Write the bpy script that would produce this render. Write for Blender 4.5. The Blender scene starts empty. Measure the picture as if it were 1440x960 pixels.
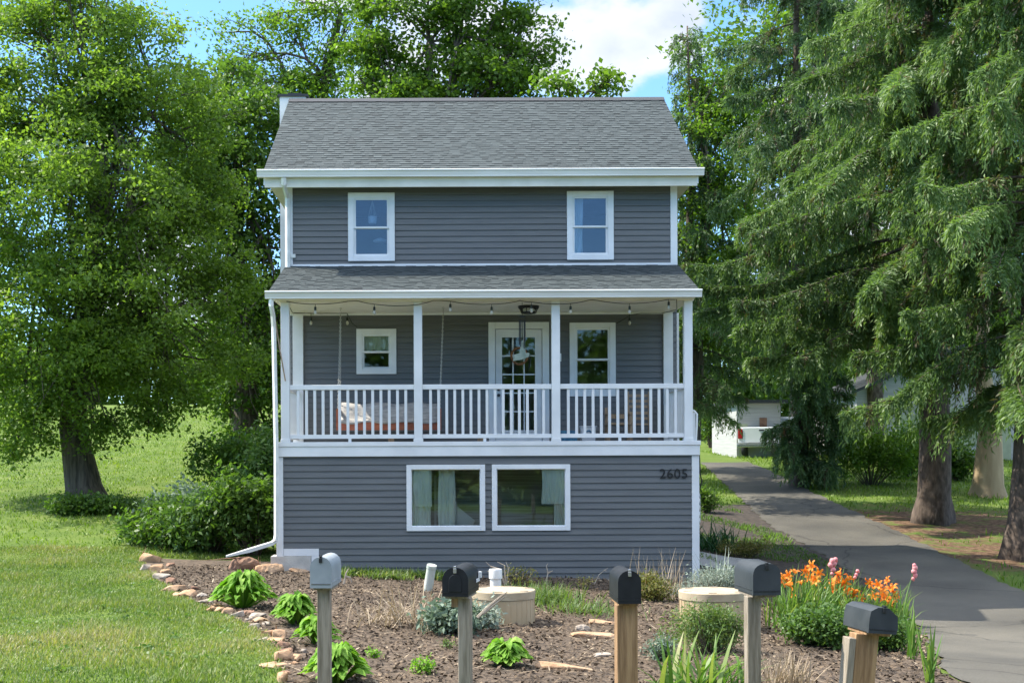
import bpy, bmesh, math, random
import numpy as np
from mathutils import Vector, Matrix, noise as mnoise

random.seed(7); RNG = np.random.default_rng(11)
R = math.radians
scene = bpy.context.scene
COL = scene.collection
CAM_D, CAM_Z, F = 24.0, 2.15, 1800.0      # camera 24 m from the house wall, focal length in px of a 1440 px wide picture
VX, VY, ROLL = 635.0, 640.0, R(0.24)

# ------------------------------------------------------------------ terrain
def sstep(t):
    t = np.clip(t, 0, 1); return t * t * (3 - 2 * t)
def terrain(X, D):
    X = np.asarray(X, float); D = np.asarray(D, float)
    zl = np.interp(D, [-500, 10, 20, 24, 32, 45, 60, 80, 150, 600], [.1, .1, .12, .3, 1.0, 2.4, 4.3, 5.4, 8, 14])
    zr = np.interp(D, [-500, 8, 14, 18, 20, 23, 29.5, 40, 50, 60, 100, 600], [0, 0, -.25, -.5, -.55, -.5, 0, 1.0, 1.87, 2.3, 4, 12])
    zm = np.interp(D, [-500, 8, 20, 24, 32, 50, 80, 600], [.05, .05, .03, .1, .7, 2.0, 4.5, 13]) - .03 * np.clip(X, -4, 5)
    wl = sstep((-3 - X) / 4); wr = sstep((X - 3.9) / 2.6)
    z = zm * (1 - wl) * (1 - wr) + zl * wl + zr * wr
    return z + .02 * np.sin(X * 1.7 + D * .9) * np.cos(D * 1.3 - X * .6) * sstep((D - 9) / 3)
def T(X, Y): return float(terrain(X, Y + CAM_D))
def unroll(px, py):
    dx, dy = px - 720, py - 480
    c, s = math.cos(ROLL), math.sin(ROLL)
    return 720 + c * dx - s * dy, 480 + s * dx + c * dy
def P(px, py, D):                         # a point seen at that pixel, D metres away
    px, py = unroll(px, py)
    return Vector(((px - VX) / F * D, D - CAM_D, CAM_Z + (VY - py) / F * D))
def G(px, py):                            # the spot of ground seen at that pixel
    px, py = unroll(px, py)
    lo, hi = 6.0, 90.0
    d = lo
    while d < hi:
        if CAM_Z + (VY - py) / F * d < terrain((px - VX) / F * d, d): break
        d += .04
    X = (px - VX) / F * d
    return Vector((X, d - CAM_D, float(terrain(X, d))))

# ------------------------------------------------------------------ materials
def newmat(name):
    m = bpy.data.materials.new(name); m.use_nodes = True
    nt = m.node_tree
    return m, nt, nt.nodes['Principled BSDF']
def mat(name, c, rough=.6, c2=None, scale=4., detail=6., bump=0., bscale=None, stretch=(1, 1, 1), metal=0., spec=.5, lo=.35, hi=.65):
    m, nt, b = newmat(name)
    b.inputs['Base Color'].default_value = (*c, 1); b.inputs['Roughness'].default_value = rough
    b.inputs['Metallic'].default_value = metal; b.inputs['Specular IOR Level'].default_value = spec
    if c2 or bump:
        tc = nt.nodes.new('ShaderNodeTexCoord'); mp = nt.nodes.new('ShaderNodeMapping')
        mp.inputs['Scale'].default_value = stretch
        nt.links.new(tc.outputs['Object'], mp.inputs['Vector'])
        n = nt.nodes.new('ShaderNodeTexNoise'); n.inputs['Scale'].default_value = scale; n.inputs['Detail'].default_value = detail
        nt.links.new(mp.outputs[0], n.inputs['Vector'])
        if c2:
            r = nt.nodes.new('ShaderNodeValToRGB')
            r.color_ramp.elements[0].position = lo; r.color_ramp.elements[1].position = hi
            r.color_ramp.elements[0].color = (*c, 1); r.color_ramp.elements[1].color = (*c2, 1)
            nt.links.new(n.outputs['Fac'], r.inputs['Fac']); nt.links.new(r.outputs['Color'], b.inputs['Base Color'])
        if bump:
            n2 = n
            if bscale:
                n2 = nt.nodes.new('ShaderNodeTexNoise'); n2.inputs['Scale'].default_value = bscale; n2.inputs['Detail'].default_value = 8
                nt.links.new(mp.outputs[0], n2.inputs['Vector'])
            bp = nt.nodes.new('ShaderNodeBump'); bp.inputs['Strength'].default_value = bump; bp.inputs['Distance'].default_value = .02
            nt.links.new(n2.outputs['Fac'], bp.inputs['Height']); nt.links.new(bp.outputs['Normal'], b.inputs['Normal'])
    return m
def leafmat(name, cols, trans=.35, rough=.5, tcol=None, spec=.35):
    """leaf: colour picked per leaf from a ramp, part of the light passes through"""
    m, nt, b = newmat(name)
    at = nt.nodes.new('ShaderNodeAttribute'); at.attribute_name = 'tint'
    r = nt.nodes.new('ShaderNodeValToRGB'); e = r.color_ramp.elements
    while len(e) < len(cols): e.new(.5)
    for i, c in enumerate(cols):
        e[i].position = i / (len(cols) - 1); e[i].color = (*c, 1)
    nt.links.new(at.outputs['Fac'], r.inputs['Fac']); nt.links.new(r.outputs['Color'], b.inputs['Base Color'])
    b.inputs['Roughness'].default_value = rough; b.inputs['Specular IOR Level'].default_value = spec
    t = nt.nodes.new('ShaderNodeBsdfTranslucent')
    mx = nt.nodes.new('ShaderNodeMixRGB'); mx.blend_type = 'MULTIPLY'; mx.inputs['Fac'].default_value = 1
    mx.inputs['Color2'].default_value = (*(tcol or (1.35, 1.45, .6)), 1)
    nt.links.new(r.outputs['Color'], mx.inputs['Color1']); nt.links.new(mx.outputs[0], t.inputs['Color'])
    ms = nt.nodes.new('ShaderNodeMixShader'); ms.inputs['Fac'].default_value = trans
    nt.links.new(b.outputs[0], ms.inputs[1]); nt.links.new(t.outputs[0], ms.inputs[2])
    nt.links.new(ms.outputs[0], nt.nodes['Material Output'].inputs['Surface'])
    return m
def glassmat(name, refl, tint):
    m, nt, b = newmat(name)
    tr = nt.nodes.new('ShaderNodeBsdfTransparent'); tr.inputs[0].default_value = (*tint, 1)
    gl = nt.nodes.new('ShaderNodeBsdfGlossy'); gl.inputs['Roughness'].default_value = .02; gl.inputs['Color'].default_value = (.9, .95, 1, 1)
    fr = nt.nodes.new('ShaderNodeLayerWeight'); fr.inputs['Blend'].default_value = .35
    ad = nt.nodes.new('ShaderNodeMath'); ad.operation = 'ADD'; ad.inputs[1].default_value = refl; ad.use_clamp = True
    nt.links.new(fr.outputs['Fresnel'], ad.inputs[0])
    nz = nt.nodes.new('ShaderNodeTexNoise'); nz.inputs['Scale'].default_value = 1.2
    tc = nt.nodes.new('ShaderNodeTexCoord'); nt.links.new(tc.outputs['Object'], nz.inputs['Vector'])
    bp = nt.nodes.new('ShaderNodeBump'); bp.inputs['Strength'].default_value = .06; nt.links.new(nz.outputs['Fac'], bp.inputs['Height'])
    nt.links.new(bp.outputs[0], gl.inputs['Normal'])
    ms = nt.nodes.new('ShaderNodeMixShader')
    nt.links.new(ad.outputs[0], ms.inputs[0]); nt.links.new(tr.outputs[0], ms.inputs[1]); nt.links.new(gl.outputs[0], ms.inputs[2])
    nt.links.new(ms.outputs[0], nt.nodes['Material Output'].inputs['Surface'])
    return m
def tintmat(name, cols, rough=.85, bump=0., bscale=60.):
    m, nt, b = newmat(name)
    at = nt.nodes.new('ShaderNodeAttribute'); at.attribute_name = 'tint'
    r = nt.nodes.new('ShaderNodeValToRGB'); e = r.color_ramp.elements
    while len(e) < len(cols): e.new(.5)
    for i, c in enumerate(cols):
        e[i].position = i / (len(cols) - 1); e[i].color = (*c, 1)
    nt.links.new(at.outputs['Fac'], r.inputs['Fac']); nt.links.new(r.outputs['Color'], b.inputs['Base Color'])
    b.inputs['Roughness'].default_value = rough
    if bump:
        n2 = nt.nodes.new('ShaderNodeTexNoise'); n2.inputs['Scale'].default_value = bscale; n2.inputs['Detail'].default_value = 6
        tc = nt.nodes.new('ShaderNodeTexCoord'); nt.links.new(tc.outputs['Object'], n2.inputs['Vector'])
        bp = nt.nodes.new('ShaderNodeBump'); bp.inputs['Strength'].default_value = bump; bp.inputs['Distance'].default_value = .01
        nt.links.new(n2.outputs['Fac'], bp.inputs['Height']); nt.links.new(bp.outputs['Normal'], b.inputs['Normal'])
    return m

M = dict(
    siding=mat('siding', (.104, .108, .107), .5, (.126, .131, .129), 3., stretch=(.4, .4, 6), bump=.05, bscale=40),
    white=mat('white_trim', (.68, .69, .69), .45, (.76, .77, .77), 2.5, bump=.03, bscale=30),
    white_gutter=mat('white_gutter', (.64, .64, .60), .38, (.75, .75, .72), 1.6, stretch=(.5, .5, 5)),
    ceiling=mat('porch_ceiling', (.72, .69, .61), .6, (.80, .77, .69), 3.),
    soffit=mat('soffit', (.66, .64, .56), .6, (.74, .72, .65), 3.),
    shingle=tintmat('shingle', [(.020, .027, .028), (.045, .058, .060), (.075, .092, .094)], .9, .5, 90),
    roofdark=mat('roof_edge', (.03, .032, .036), .6),
    plaster=mat('room_plaster', (.30, .31, .28), .9, (.36, .36, .33), 2.),
    panel=mat('room_panel', (.52, .52, .45), .8, (.36, .36, .31), 3., stretch=(.3, 1, 14), lo=.45, hi=.55),
    glass=glassmat('window_glass', .0, (.92, .96, .93)),
    glass_up=glassmat('window_glass_sky', .025, (.80, .88, .95)),
    curtain=leafmat('curtain_cloth', [(.82, .84, .78), (.88, .89, .85)], .12, .9, (1, 1.05, 1), .1),
    floor=mat('porch_boards', (.30, .30, .30), .6, (.36, .36, .36), 6.),
    concrete=mat('concrete', (.42, .40, .36), .9, (.55, .52, .46), 5., bump=.4, bscale=40),
    number=mat('number_black', (.012, .012, .014), .4),
    black=mat('black_metal', (.012, .013, .015), .45),
    brass=mat('steel', (.25, .24, .22), .35, metal=1.),
    cord=mat('cord', (.015, .02, .012), .6),
    bulb=mat('bulb_glass', (.5, .47, .4), .15),
    chain=mat('chain_steel', (.40, .38, .34), .5, metal=.3),
    rope=mat('rope', (.5, .46, .38), .9),
    swingwood=mat('swing_wood', (.26, .065, .03), .5, (.36, .11, .05), 5., stretch=(1, 6, 6)),
    blanket=mat('blanket', (.26, .25, .24), .95, (.40, .38, .35), 6., stretch=(1, 1, 4), bump=.3, bscale=60),
    wreath=mat('wreath_twig', (.20, .085, .035), .8, (.34, .16, .07), 30., bump=.6),
    verdigris=mat('verdigris', (.18, .24, .20), .7, (.30, .36, .30), 14.),
    bluebox=mat('blue_plastic', (.02, .10, .20), .5, (.06, .22, .32), 20.),
    whitebin=mat('white_plastic', (.62, .63, .64), .45),
    pinewood=mat('weathered_pine', (.22, .15, .09), .7, (.34, .25, .16), 6., stretch=(5, 5, .6)),
    # yard
    box_grey=mat('mailbox_pale_paint', (.24, .27, .29), .5, (.32, .35, .37), 5.),
    box_black=mat('mailbox_black_paint', (.009, .010, .012), .45, (.016, .018, .021), 9., spec=.3, bump=.06, bscale=25),
    box_dark=mat('mailbox_charcoal_paint', (.028, .034, .039), .5, (.044, .050, .055), 7., spec=.35, bump=.05, bscale=25),
    post_grey=mat('post_weathered', (.17, .14, .10), .9, (.33, .28, .22), 5., stretch=(9, 9, .7), bump=.5, bscale=9),
    post_brown=mat('post_brown', (.20, .11, .05), .8, (.36, .22, .11), 5., stretch=(9, 9, .6), bump=.5, bscale=9),
    riser=mat('riser_tan', (.38, .28, .16), .75, (.48, .37, .23), 3., stretch=(1, 1, .4), bump=.1, bscale=30),
    lid=mat('riser_lid', (.35, .275, .175), .8, (.44, .36, .24), 5., bump=.15, bscale=40),
    pvc=mat('pvc', (.62, .62, .60), .45, (.72, .72, .69), 6.),
    pvc_green=mat('pvc_old', (.45, .50, .43), .5, (.56, .58, .51), 6.),
    stone=mat('sandstone', (.34, .20, .11), .95, (.50, .33, .20), 5., bump=.6, bscale=22),
    stone_dark=mat('redstone', (.16, .085, .055), .95, (.33, .19, .12), 4., bump=.8, bscale=16),
    stone_grey=mat('fieldstone', (.24, .20, .16), .95, (.38, .32, .26), 5., bump=.6, bscale=22),
    bark=mat('bark_furrowed', (.055, .045, .036), .95, (.16, .13, .10), 3.5, stretch=(4, 4, .5), bump=1., bscale=5),
    bark_spruce=mat('bark_spruce', (.055, .040, .030), .95, (.14, .105, .082), 5., stretch=(2, 2, .8), bump=1., bscale=9),
    bark_tan=mat('bark_tan', (.26, .19, .11), .9, (.40, .31, .19), 1.6, stretch=(1.5, 1.5, .4), bump=.5, bscale=7),
    twig=mat('twig', (.10, .075, .055), .9), twig_pale=mat('twig_pale', (.34, .27, .20), .95, (.46, .39, .30), 12.),
    shed=mat('shed_white', (.32, .32, .31), .7, (.40, .40, .39), 2., stretch=(.3, .3, 6)),
    shed_green=mat('shed_door', (.30, .33, .22), .7, (.36, .40, .27), 3.),
    truckwhite=mat('truck_paint', (.66, .67, .68), .25, spec=.6),
    tyre=mat('tyre', (.02, .02, .02), .8), red=mat('tail_lamp_red', (.35, .012, .012), .25),
    chrome=mat('bumper_chrome', (.5, .5, .52), .25, metal=.9),
    # leaves
    leaf_maple=leafmat('leaf_maple', [(.065, .125, .020), (.108, .195, .028), (.170, .270, .042)], .48),
    leaf_left=leafmat('leaf_left', [(.088, .155, .026), (.145, .235, .040), (.225, .325, .062)], .50),
    leaf_dark=leafmat('leaf_dark', [(.055, .108, .020), (.088, .165, .028), (.140, .235, .042)], .46),
    leaf_light=leafmat('leaf_light', [(.085, .165, .022), (.130, .230, .032), (.190, .300, .048)], .45),
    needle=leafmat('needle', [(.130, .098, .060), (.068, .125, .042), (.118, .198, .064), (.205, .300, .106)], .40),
    needle_blue=leafmat('needle_blue', [(.115, .088, .058), (.056, .110, .050), (.096, .168, .072), (.160, .240, .098)], .38),
    grass=leafmat('grass', [(.062, .118, .020), (.115, .185, .032), (.195, .235, .066), (.31, .28, .14)], .35),
    grass_far=leafmat('grass_far', [(.090, .165, .020), (.150, .235, .028), (.215, .290, .045)], .35),
    hosta=leafmat('hosta_leaf', [(.085, .210, .018), (.165, .330, .035), (.300, .440, .095)], .38, .65, None, .2),
    strap=leafmat('strap_leaf', [(.055, .130, .022), (.100, .200, .035), (.180, .270, .070), (.32, .29, .13)], .35),
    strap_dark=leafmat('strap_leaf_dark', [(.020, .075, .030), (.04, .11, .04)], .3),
    silver=leafmat('silver_leaf', [(.20, .25, .20), (.30, .36, .29), (.42, .46, .38)], .25, .8, (1, 1, .9)),
    sage=leafmat('sage_leaf', [(.10, .15, .11), (.16, .22, .16), (.26, .32, .24)], .25, .8, (1, 1.1, .8)),
    dry=leafmat('dry_stalk', [(.26, .20, .14), (.38, .30, .21), (.50, .42, .31)], .2, .9, (1, 1, .8)),
    bushy=leafmat('bush_leaf', [(.045, .100, .022), (.080, .155, .032), (.14, .22, .05)], .35),
    olive=leafmat('olive_leaf', [(.10, .12, .025), (.17, .17, .04), (.22, .14, .06)], .3),
    fine=leafmat('fine_leaf', [(.070, .130, .035), (.12, .19, .05), (.22, .24, .08)], .35),
    orange=leafmat('lily_petal', [(.70, .16, .012), (.85, .24, .02), (.9, .33, .05)], .3, .6, (1.1, 1, .6)),
    pink=leafmat('gladiolus_bud', [(.70, .22, .24), (.85, .40, .38)], .25, .6, (1, .9, .9)),
    chip=tintmat('mulch_chip', [(.030, .020, .012), (.080, .054, .033), (.160, .114, .072), (.33, .26, .175)], .95),
    mulch=mat('mulch_soil', (.045, .031, .020), 1., (.13, .092, .060), 14., detail=10, bump=1., bscale=35),
)

# ------------------------------------------------------------------ mesh helpers
class MB:
    def __init__(s): s.v = []; s.f = []; s.t = []
    def box(s, x0, y0, z0, x1, y1, z1):
        n = len(s.v)
        s.v += [(x0, y0, z0), (x1, y0, z0), (x1, y1, z0), (x0, y1, z0), (x0, y0, z1), (x1, y0, z1), (x1, y1, z1), (x0, y1, z1)]
        s.f += [(n, n+3, n+2, n+1), (n+4, n+5, n+6, n+7), (n, n+1, n+5, n+4), (n+1, n+2, n+6, n+5), (n+2, n+3, n+7, n+6), (n+3, n, n+4, n+7)]
        return s
    def quad(s, a, b, c, d, t=None):
        n = len(s.v); s.v += [tuple(a), tuple(b), tuple(c), tuple(d)]; s.f.append((n, n+1, n+2, n+3))
        if t is not None: s.t.append(t)
        return s
    def prism(s, pts, axis, a, b):          # polygon pts (u,v) extruded along axis 0/1/2
        n = len(s.v); k = len(pts)
        for w in (a, b):
            for (u, v) in pts:
                s.v.append((w, u, v) if axis == 0 else (u, w, v) if axis == 1 else (u, v, w))
        s.f.append(tuple(range(n, n + k))[::-1]); s.f.append(tuple(range(n + k, n + 2 * k)))
        for i in range(k):
            j = (i + 1) % k; s.f.append((n + i, n + j, n + k + j, n + k + i))
        return s
    def tube(s, pts, rad, n=8, cap=True):
        pts = [Vector(p) for p in pts]
        if not hasattr(rad, '__len__'): rad = [rad] * len(pts)
        base = len(s.v); ref = None
        for i, p in enumerate(pts):
            d = (pts[min(i+1, len(pts)-1)] - pts[max(i-1, 0)])
            d = d.normalized() if d.length > 1e-9 else Vector((0, 0, 1))
            if ref is None: ref = Vector((1, 0, 0)) if abs(d.x) < .8 else Vector((0, 1, 0))
            u = (ref - d * ref.dot(d)).normalized(); ref = u; w = d.cross(u)
            for k in range(n):
                a = 2 * math.pi * k / n; q = p + (u * math.cos(a) + w * math.sin(a)) * rad[i]
                s.v.append(tuple(q))
        for i in range(len(pts) - 1):
            for k in range(n):
                a = base + i * n + k; b = base + i * n + (k + 1) % n
                s.f.append((a, b, b + n, a + n))
        if cap:
            s.f.append(tuple(range(base, base + n))[::-1]); e = base + (len(pts) - 1) * n; s.f.append(tuple(range(e, e + n)))
        return s
    def lathe(s, prof, cx, cy, n=24):
        base = len(s.v)
        for (r, z) in prof:
            for k in range(n):
                a = 2 * math.pi * k / n; s.v.append((cx + r * math.cos(a), cy + r * math.sin(a), z))
        for i in range(len(prof) - 1):
            for k in range(n):
                a = base + i * n + k; b = base + i * n + (k + 1) % n
                s.f.append((a, b, b + n, a + n))
        s.f.append(tuple(range(base, base + n))[::-1]); e = base + (len(prof) - 1) * n; s.f.append(tuple(range(e, e + n)))
        return s
    def build(s, name, m, parent=None, smooth=False, bevel=0, loc=None):
        me = bpy.data.meshes.new(name); me.from_pydata(s.v, [], s.f); me.materials.append(m)
        if s.t and len(s.t) == len(s.f):
            a = me.attributes.new('tint', 'FLOAT', 'FACE'); a.data.foreach_set('value', s.t)
        bm = bmesh.new(); bm.from_mesh(me)
        if not s.t: bmesh.ops.recalc_face_normals(bm, faces=bm.faces)
        bm.to_mesh(me); bm.free()
        if smooth: me.polygons.foreach_set('use_smooth', [True] * len(me.polygons))
        o = bpy.data.objects.new(name, me); COL.objects.link(o)
        if smooth and smooth != 'all':
            md = o.modifiers.new('edges', 'EDGE_SPLIT'); md.split_angle = R(40)
        if bevel:
            md = o.modifiers.new('edge', 'BEVEL'); md.width = bevel; md.segments = 2; md.limit_method = 'ANGLE'
        if parent: o.parent = parent
        if loc: o.location = loc
        return o
def tag(o, label=None, cat=None, group=None, kind=None):
    if label: o['label'] = label
    if cat: o['category'] = cat
    if group: o['group'] = group
    if kind: o['kind'] = kind
    return o
def empty(name, loc=(0, 0, 0), label=None, cat=None, group=None):
    o = bpy.data.objects.new(name, None); COL.objects.link(o); o.location = loc; o.empty_display_size = .2
    return tag(o, label, cat, group)
def copy_tree(o, parent=None):
    c = o.copy(); COL.objects.link(c)
    if parent: c.parent = parent
    for ch in list(o.children): copy_tree(ch, c)
    return c
def npmesh(name, V, nper, m, tint=None, parent=None, smooth=False):
    """V: (N, nper, 3) separate polygons of nper corners"""
    V = np.asarray(V, np.float32); N = V.shape[0]
    me = bpy.data.meshes.new(name)
    me.vertices.add(N * nper); me.vertices.foreach_set('co', V.reshape(-1))
    me.loops.add(N * nper); me.loops.foreach_set('vertex_index', np.arange(N * nper, dtype=np.int32))
    me.polygons.add(N); me.polygons.foreach_set('loop_start', np.arange(0, N * nper, nper, dtype=np.int32))
    me.materials.append(m)
    if tint is not None:
        a = me.attributes.new('tint', 'FLOAT', 'FACE'); a.data.foreach_set('value', np.asarray(tint, np.float32))
    me.update(calc_edges=True)
    o = bpy.data.objects.new(name, me); COL.objects.link(o)
    if parent: o.parent = parent
    return o
def unit(a): return a / np.maximum(np.linalg.norm(a, axis=-1, keepdims=True), 1e-9)
def leaf_quads(C, A, N, L, W):
    """diamond leaves: base C, axis A, normal N, length L, width W"""
    S = unit(np.cross(A, N)); L = np.asarray(L)[:, None]; W = np.asarray(W)[:, None]
    mid = C + A * L * .45
    nn = unit(np.cross(S, A))
    return np.stack([C, mid + S * W * .5 + nn * W * .12, C + A * L, mid - S * W * .5 + nn * W * .12], axis=1)
def cloud(centers, n_per, spread, L, W, up=.9, flat=.55, rng=RNG):
    centers = np.asarray(centers, float); k = len(centers); n = k * n_per
    spread = np.broadcast_to(np.asarray(spread, float), (k,))
    sp = np.repeat(spread, n_per)[:, None]
    C = np.repeat(centers, n_per, axis=0) + rng.normal(0, 1, (n, 3)) * sp * np.array([1, 1, flat])
    N = unit(rng.normal(0, 1, (n, 3)) * .75 + np.array([0, 0, up]))
    A = unit(np.cross(N, rng.normal(0, 1, (n, 3))) + np.array([0, 0, -.25]))
    s = rng.uniform(.65, 1.25, n)
    tb = np.repeat(rng.normal(0, .13, k), n_per)
    tint = np.clip(rng.normal(.45, .2, n) + tb, 0, 1)
    return leaf_quads(C, A, N, L * s, W * s), tint
def ribbons(B, Dir, L, W, droop, segs=4, rng=RNG, twist=0.):
    """grass-like blades, returned as quads (N*segs,4,3) and tint"""
    B = np.asarray(B, float); n = len(B); Dir = unit(np.asarray(Dir, float))
    L = np.broadcast_to(L, (n,)); W = np.broadcast_to(W, (n,)); droop = np.broadcast_to(droop, (n,))
    H = Dir * np.array([1, 1, 0]); hl = np.linalg.norm(H, axis=1, keepdims=True)
    H = np.where(hl > 1e-3, H / np.maximum(hl, 1e-3), np.array([1., 0, 0]))
    S = unit(np.cross(H, np.array([0, 0, 1.])) + rng.normal(0, .3, (n, 3)) * np.array([1, 1, .2]))
    pts = []; p = B.copy(); d = Dir.copy()
    for i in range(segs + 1):
        pts.append(p.copy()); p = p + d * (L / segs)[:, None]
        d = unit(d + np.array([0, 0, -1.]) * (droop / segs * (i + 1) / segs * 2)[:, None])
    wp = [.55, 1, .9, .6, .08] if segs == 4 else [.7, 1., .05] if segs == 2 else list(np.interp(np.linspace(0, 1, segs + 1), [0, .3, .7, 1], [.5, 1, .8, .05]))
    q = []
    for i in range(segs):
        a, b = S * (W * wp[i] * .5)[:, None], S * (W * wp[i+1] * .5)[:, None]
        q.append(np.stack([pts[i] - a, pts[i] + a, pts[i+1] + b, pts[i+1] - b], axis=1))
    t = np.clip(rng.normal(.42, .22, n), 0, 1)
    return np.concatenate(q), np.tile(t, segs), pts[-1]

# ------------------------------------------------------------------ world, sun, camera
KX, KY = .80, .22                        # how far the light moves in x and towards the street while it drops one metre
SUN = Vector((-KX, KY, 1)).normalized()
el = math.asin(SUN.z); az = math.atan2(SUN.x, SUN.y)
w = bpy.data.worlds.new('World'); scene.world = w; w.use_nodes = True
nt = w.node_tree; bg = nt.nodes['Background']
sky = nt.nodes.new('ShaderNodeTexSky'); sky.sky_type = 'NISHITA'; sky.sun_disc = False
sky.sun_elevation = el; sky.sun_rotation = az; sky.altitude = 100; sky.air_density = 1.0; sky.dust_density = .3; sky.ozone_density = 3.0
tc = nt.nodes.new('ShaderNodeTexCoord')
def vmath(op, a, b):
    n = nt.nodes.new('ShaderNodeVectorMath'); n.operation = op
    for i, x in enumerate((a, b)):
        if isinstance(x, (tuple, list, Vector)): n.inputs[i].default_value = tuple(x)
        else: nt.links.new(x, n.inputs[i])
    return n
def smath(op, a, b, clamp=False):
    n = nt.nodes.new('ShaderNodeMath'); n.operation = op; n.use_clamp = clamp
    for i, x in enumerate((a, b)):
        if isinstance(x, (int, float)): n.inputs[i].default_value = x
        else: nt.links.new(x, n.inputs[i])
    return n.outputs[0]
def mrange(v, a, b, c=0., d=1.):
    n = nt.nodes.new('ShaderNodeMapRange'); n.interpolation_type = 'SMOOTHSTEP'
    nt.links.new(v, n.inputs[0])
    for i, x in enumerate((a, b, c, d)): n.inputs[i+1].default_value = x
    return n.outputs[0]
def cdir(px, py): return Vector(((px - VX) / F, 1, (VY - py) / F)).normalized()
mask = None
for (px, py, r0, r1, amp) in [(840, 40, 30, 150, 1.), (905, 20, 20, 95, .9), (800, 95, 20, 110, .8), (480, 10, 20, 100, .8), (400, 110, 20, 80, .6),
                              (600, 70, 40, 210, .7), (965, 110, 5, 75, .50), (1250, 200, 50, 300, .6), (240, 420, 30, 160, .7), (700, -400, 100, 500, .55), (-500, 100, 100, 380, .4)]:
    d = vmath('DOT_PRODUCT', tc.outputs['Generated'], cdir(px, py)).outputs['Value']
    g = mrange(d, math.cos(r1 / F), math.cos(r0 / F), 0, amp)
    mask = g if mask is None else smath('MAXIMUM', mask, g)
mp = nt.nodes.new('ShaderNodeMapping'); mp.inputs['Scale'].default_value = (1, 1, 1.7); nt.links.new(tc.outputs['Generated'], mp.inputs[0])
nz = nt.nodes.new('ShaderNodeTexNoise'); nz.inputs['Scale'].default_value = 13; nz.inputs['Detail'].default_value = 10; nz.inputs['Roughness'].default_value = .55
nt.links.new(mp.outputs[0], nz.inputs[0])
dens = smath('ADD', mask, smath('MULTIPLY', smath('SUBTRACT', nz.outputs['Fac'], .5), 2.4))
sep = nt.nodes.new('ShaderNodeSeparateXYZ'); nt.links.new(tc.outputs['Generated'], sep.inputs[0])
fill_cloud = smath('MULTIPLY', mrange(sep.outputs['Z'], .40, .55), .62)          # unseen broken cloud added overhead and behind the viewer to whiten and lift fill light
dens = smath('ADD', smath('MAXIMUM', mask, fill_cloud), smath('MULTIPLY', smath('SUBTRACT', nz.outputs['Fac'], .5), 2.4))
cl = mrange(dens, .28, .80)
n2 = nt.nodes.new('ShaderNodeTexNoise'); n2.inputs['Scale'].default_value = 22; n2.inputs['Detail'].default_value = 6; nt.links.new(mp.outputs[0], n2.inputs[0])
cr = nt.nodes.new('ShaderNodeValToRGB'); cr.color_ramp.elements[0].position = .3; cr.color_ramp.elements[1].position = .6
cr.color_ramp.elements[0].color = (2.6, 2.8, 3.15, 1); cr.color_ramp.elements[1].color = (3.4, 3.5, 3.65, 1)
nt.links.new(n2.outputs['Fac'], cr.inputs[0])
mx = nt.nodes.new('ShaderNodeMixRGB'); nt.links.new(smath('MULTIPLY', cl, .92), mx.inputs[0]); tn_ = vmath('MULTIPLY', sky.outputs[0], (.72, .94, 1.14)); nt.links.new(tn_.outputs[0], mx.inputs[1]); nt.links.new(cr.outputs[0], mx.inputs[2])
br = nt.nodes.new('ShaderNodeVectorMath'); br.operation = 'SCALE'; nt.links.new(cr.outputs[0], br.inputs[0]); nt.links.new(smath('ADD', smath('MULTIPLY', fill_cloud, 3.6), 1.05), br.inputs['Scale'])
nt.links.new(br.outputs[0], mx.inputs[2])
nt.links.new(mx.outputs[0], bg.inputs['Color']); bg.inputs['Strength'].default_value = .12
sl = bpy.data.lights.new('sun', 'SUN'); sl.energy = 4.0; sl.angle = R(.55); sl.color = (1, .94, .82)
so = bpy.data.objects.new('sun', sl); COL.objects.link(so); so.rotation_euler = (-SUN).to_track_quat('-Z', 'Y').to_euler()
cd = bpy.data.cameras.new('camera'); cam = bpy.data.objects.new('camera', cd); COL.objects.link(cam); scene.camera = cam
cd.sensor_width = 36; cd.lens = 36 * F / 1440; cd.shift_x = (720 - VX) / 1440; cd.shift_y = (VY - 480) / 1440
cd.clip_end = 3000; cd.clip_start = .1
cam.location = (0, -CAM_D, CAM_Z); cam.rotation_euler = (R(90), 0, 0)
cam.rotation_euler = (Matrix.Rotation(R(90), 3, 'X') @ Matrix.Rotation(-ROLL, 3, 'Z')).to_euler()
scene.view_settings.view_transform = 'Standard'; scene.view_settings.look = 'None'; scene.view_settings.gamma = 1
scene.view_settings.exposure = 1.34
scene.cycles.max_bounces = 12; scene.cycles.diffuse_bounces = 8; scene.cycles.transmission_bounces = 8; scene.cycles.transparent_max_bounces = 12; scene.cycles.use_denoising = True

# ------------------------------------------------------------------ ground, road, drive, bed
def axis(segs):
    out = []
    for a, b, st in segs: out += list(np.arange(a, b, st))
    return np.array(out + [segs[-1][1]])
xs = axis([(-500, -60, 44), (-60, -20, 2), (-20, 20, .35), (20, 60, 2), (60, 500, 44)])
ds = axis([(-200, -4, 14), (-4, 10, 1), (10, 36, .3), (36, 66, .8), (66, 130, 6), (130, 900, 70)])
XX, DD = np.meshgrid(xs, ds); ZZ = terrain(XX, DD)
me = bpy.data.meshes.new('ground'); nx, nd = len(xs), len(ds)
me.from_pydata([(x, d - CAM_D, z) for x, d, z in zip(XX.ravel(), DD.ravel(), ZZ.ravel())], [],
               [(j*nx+i, j*nx+i+1, (j+1)*nx+i+1, (j+1)*nx+i) for j in range(nd-1) for i in range(nx-1)])
gm, gnt, gb = newmat('lawn_ground')
def gn(t): return gnt.nodes.new(t)
gtc = gn('ShaderNodeTexCoord')
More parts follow.
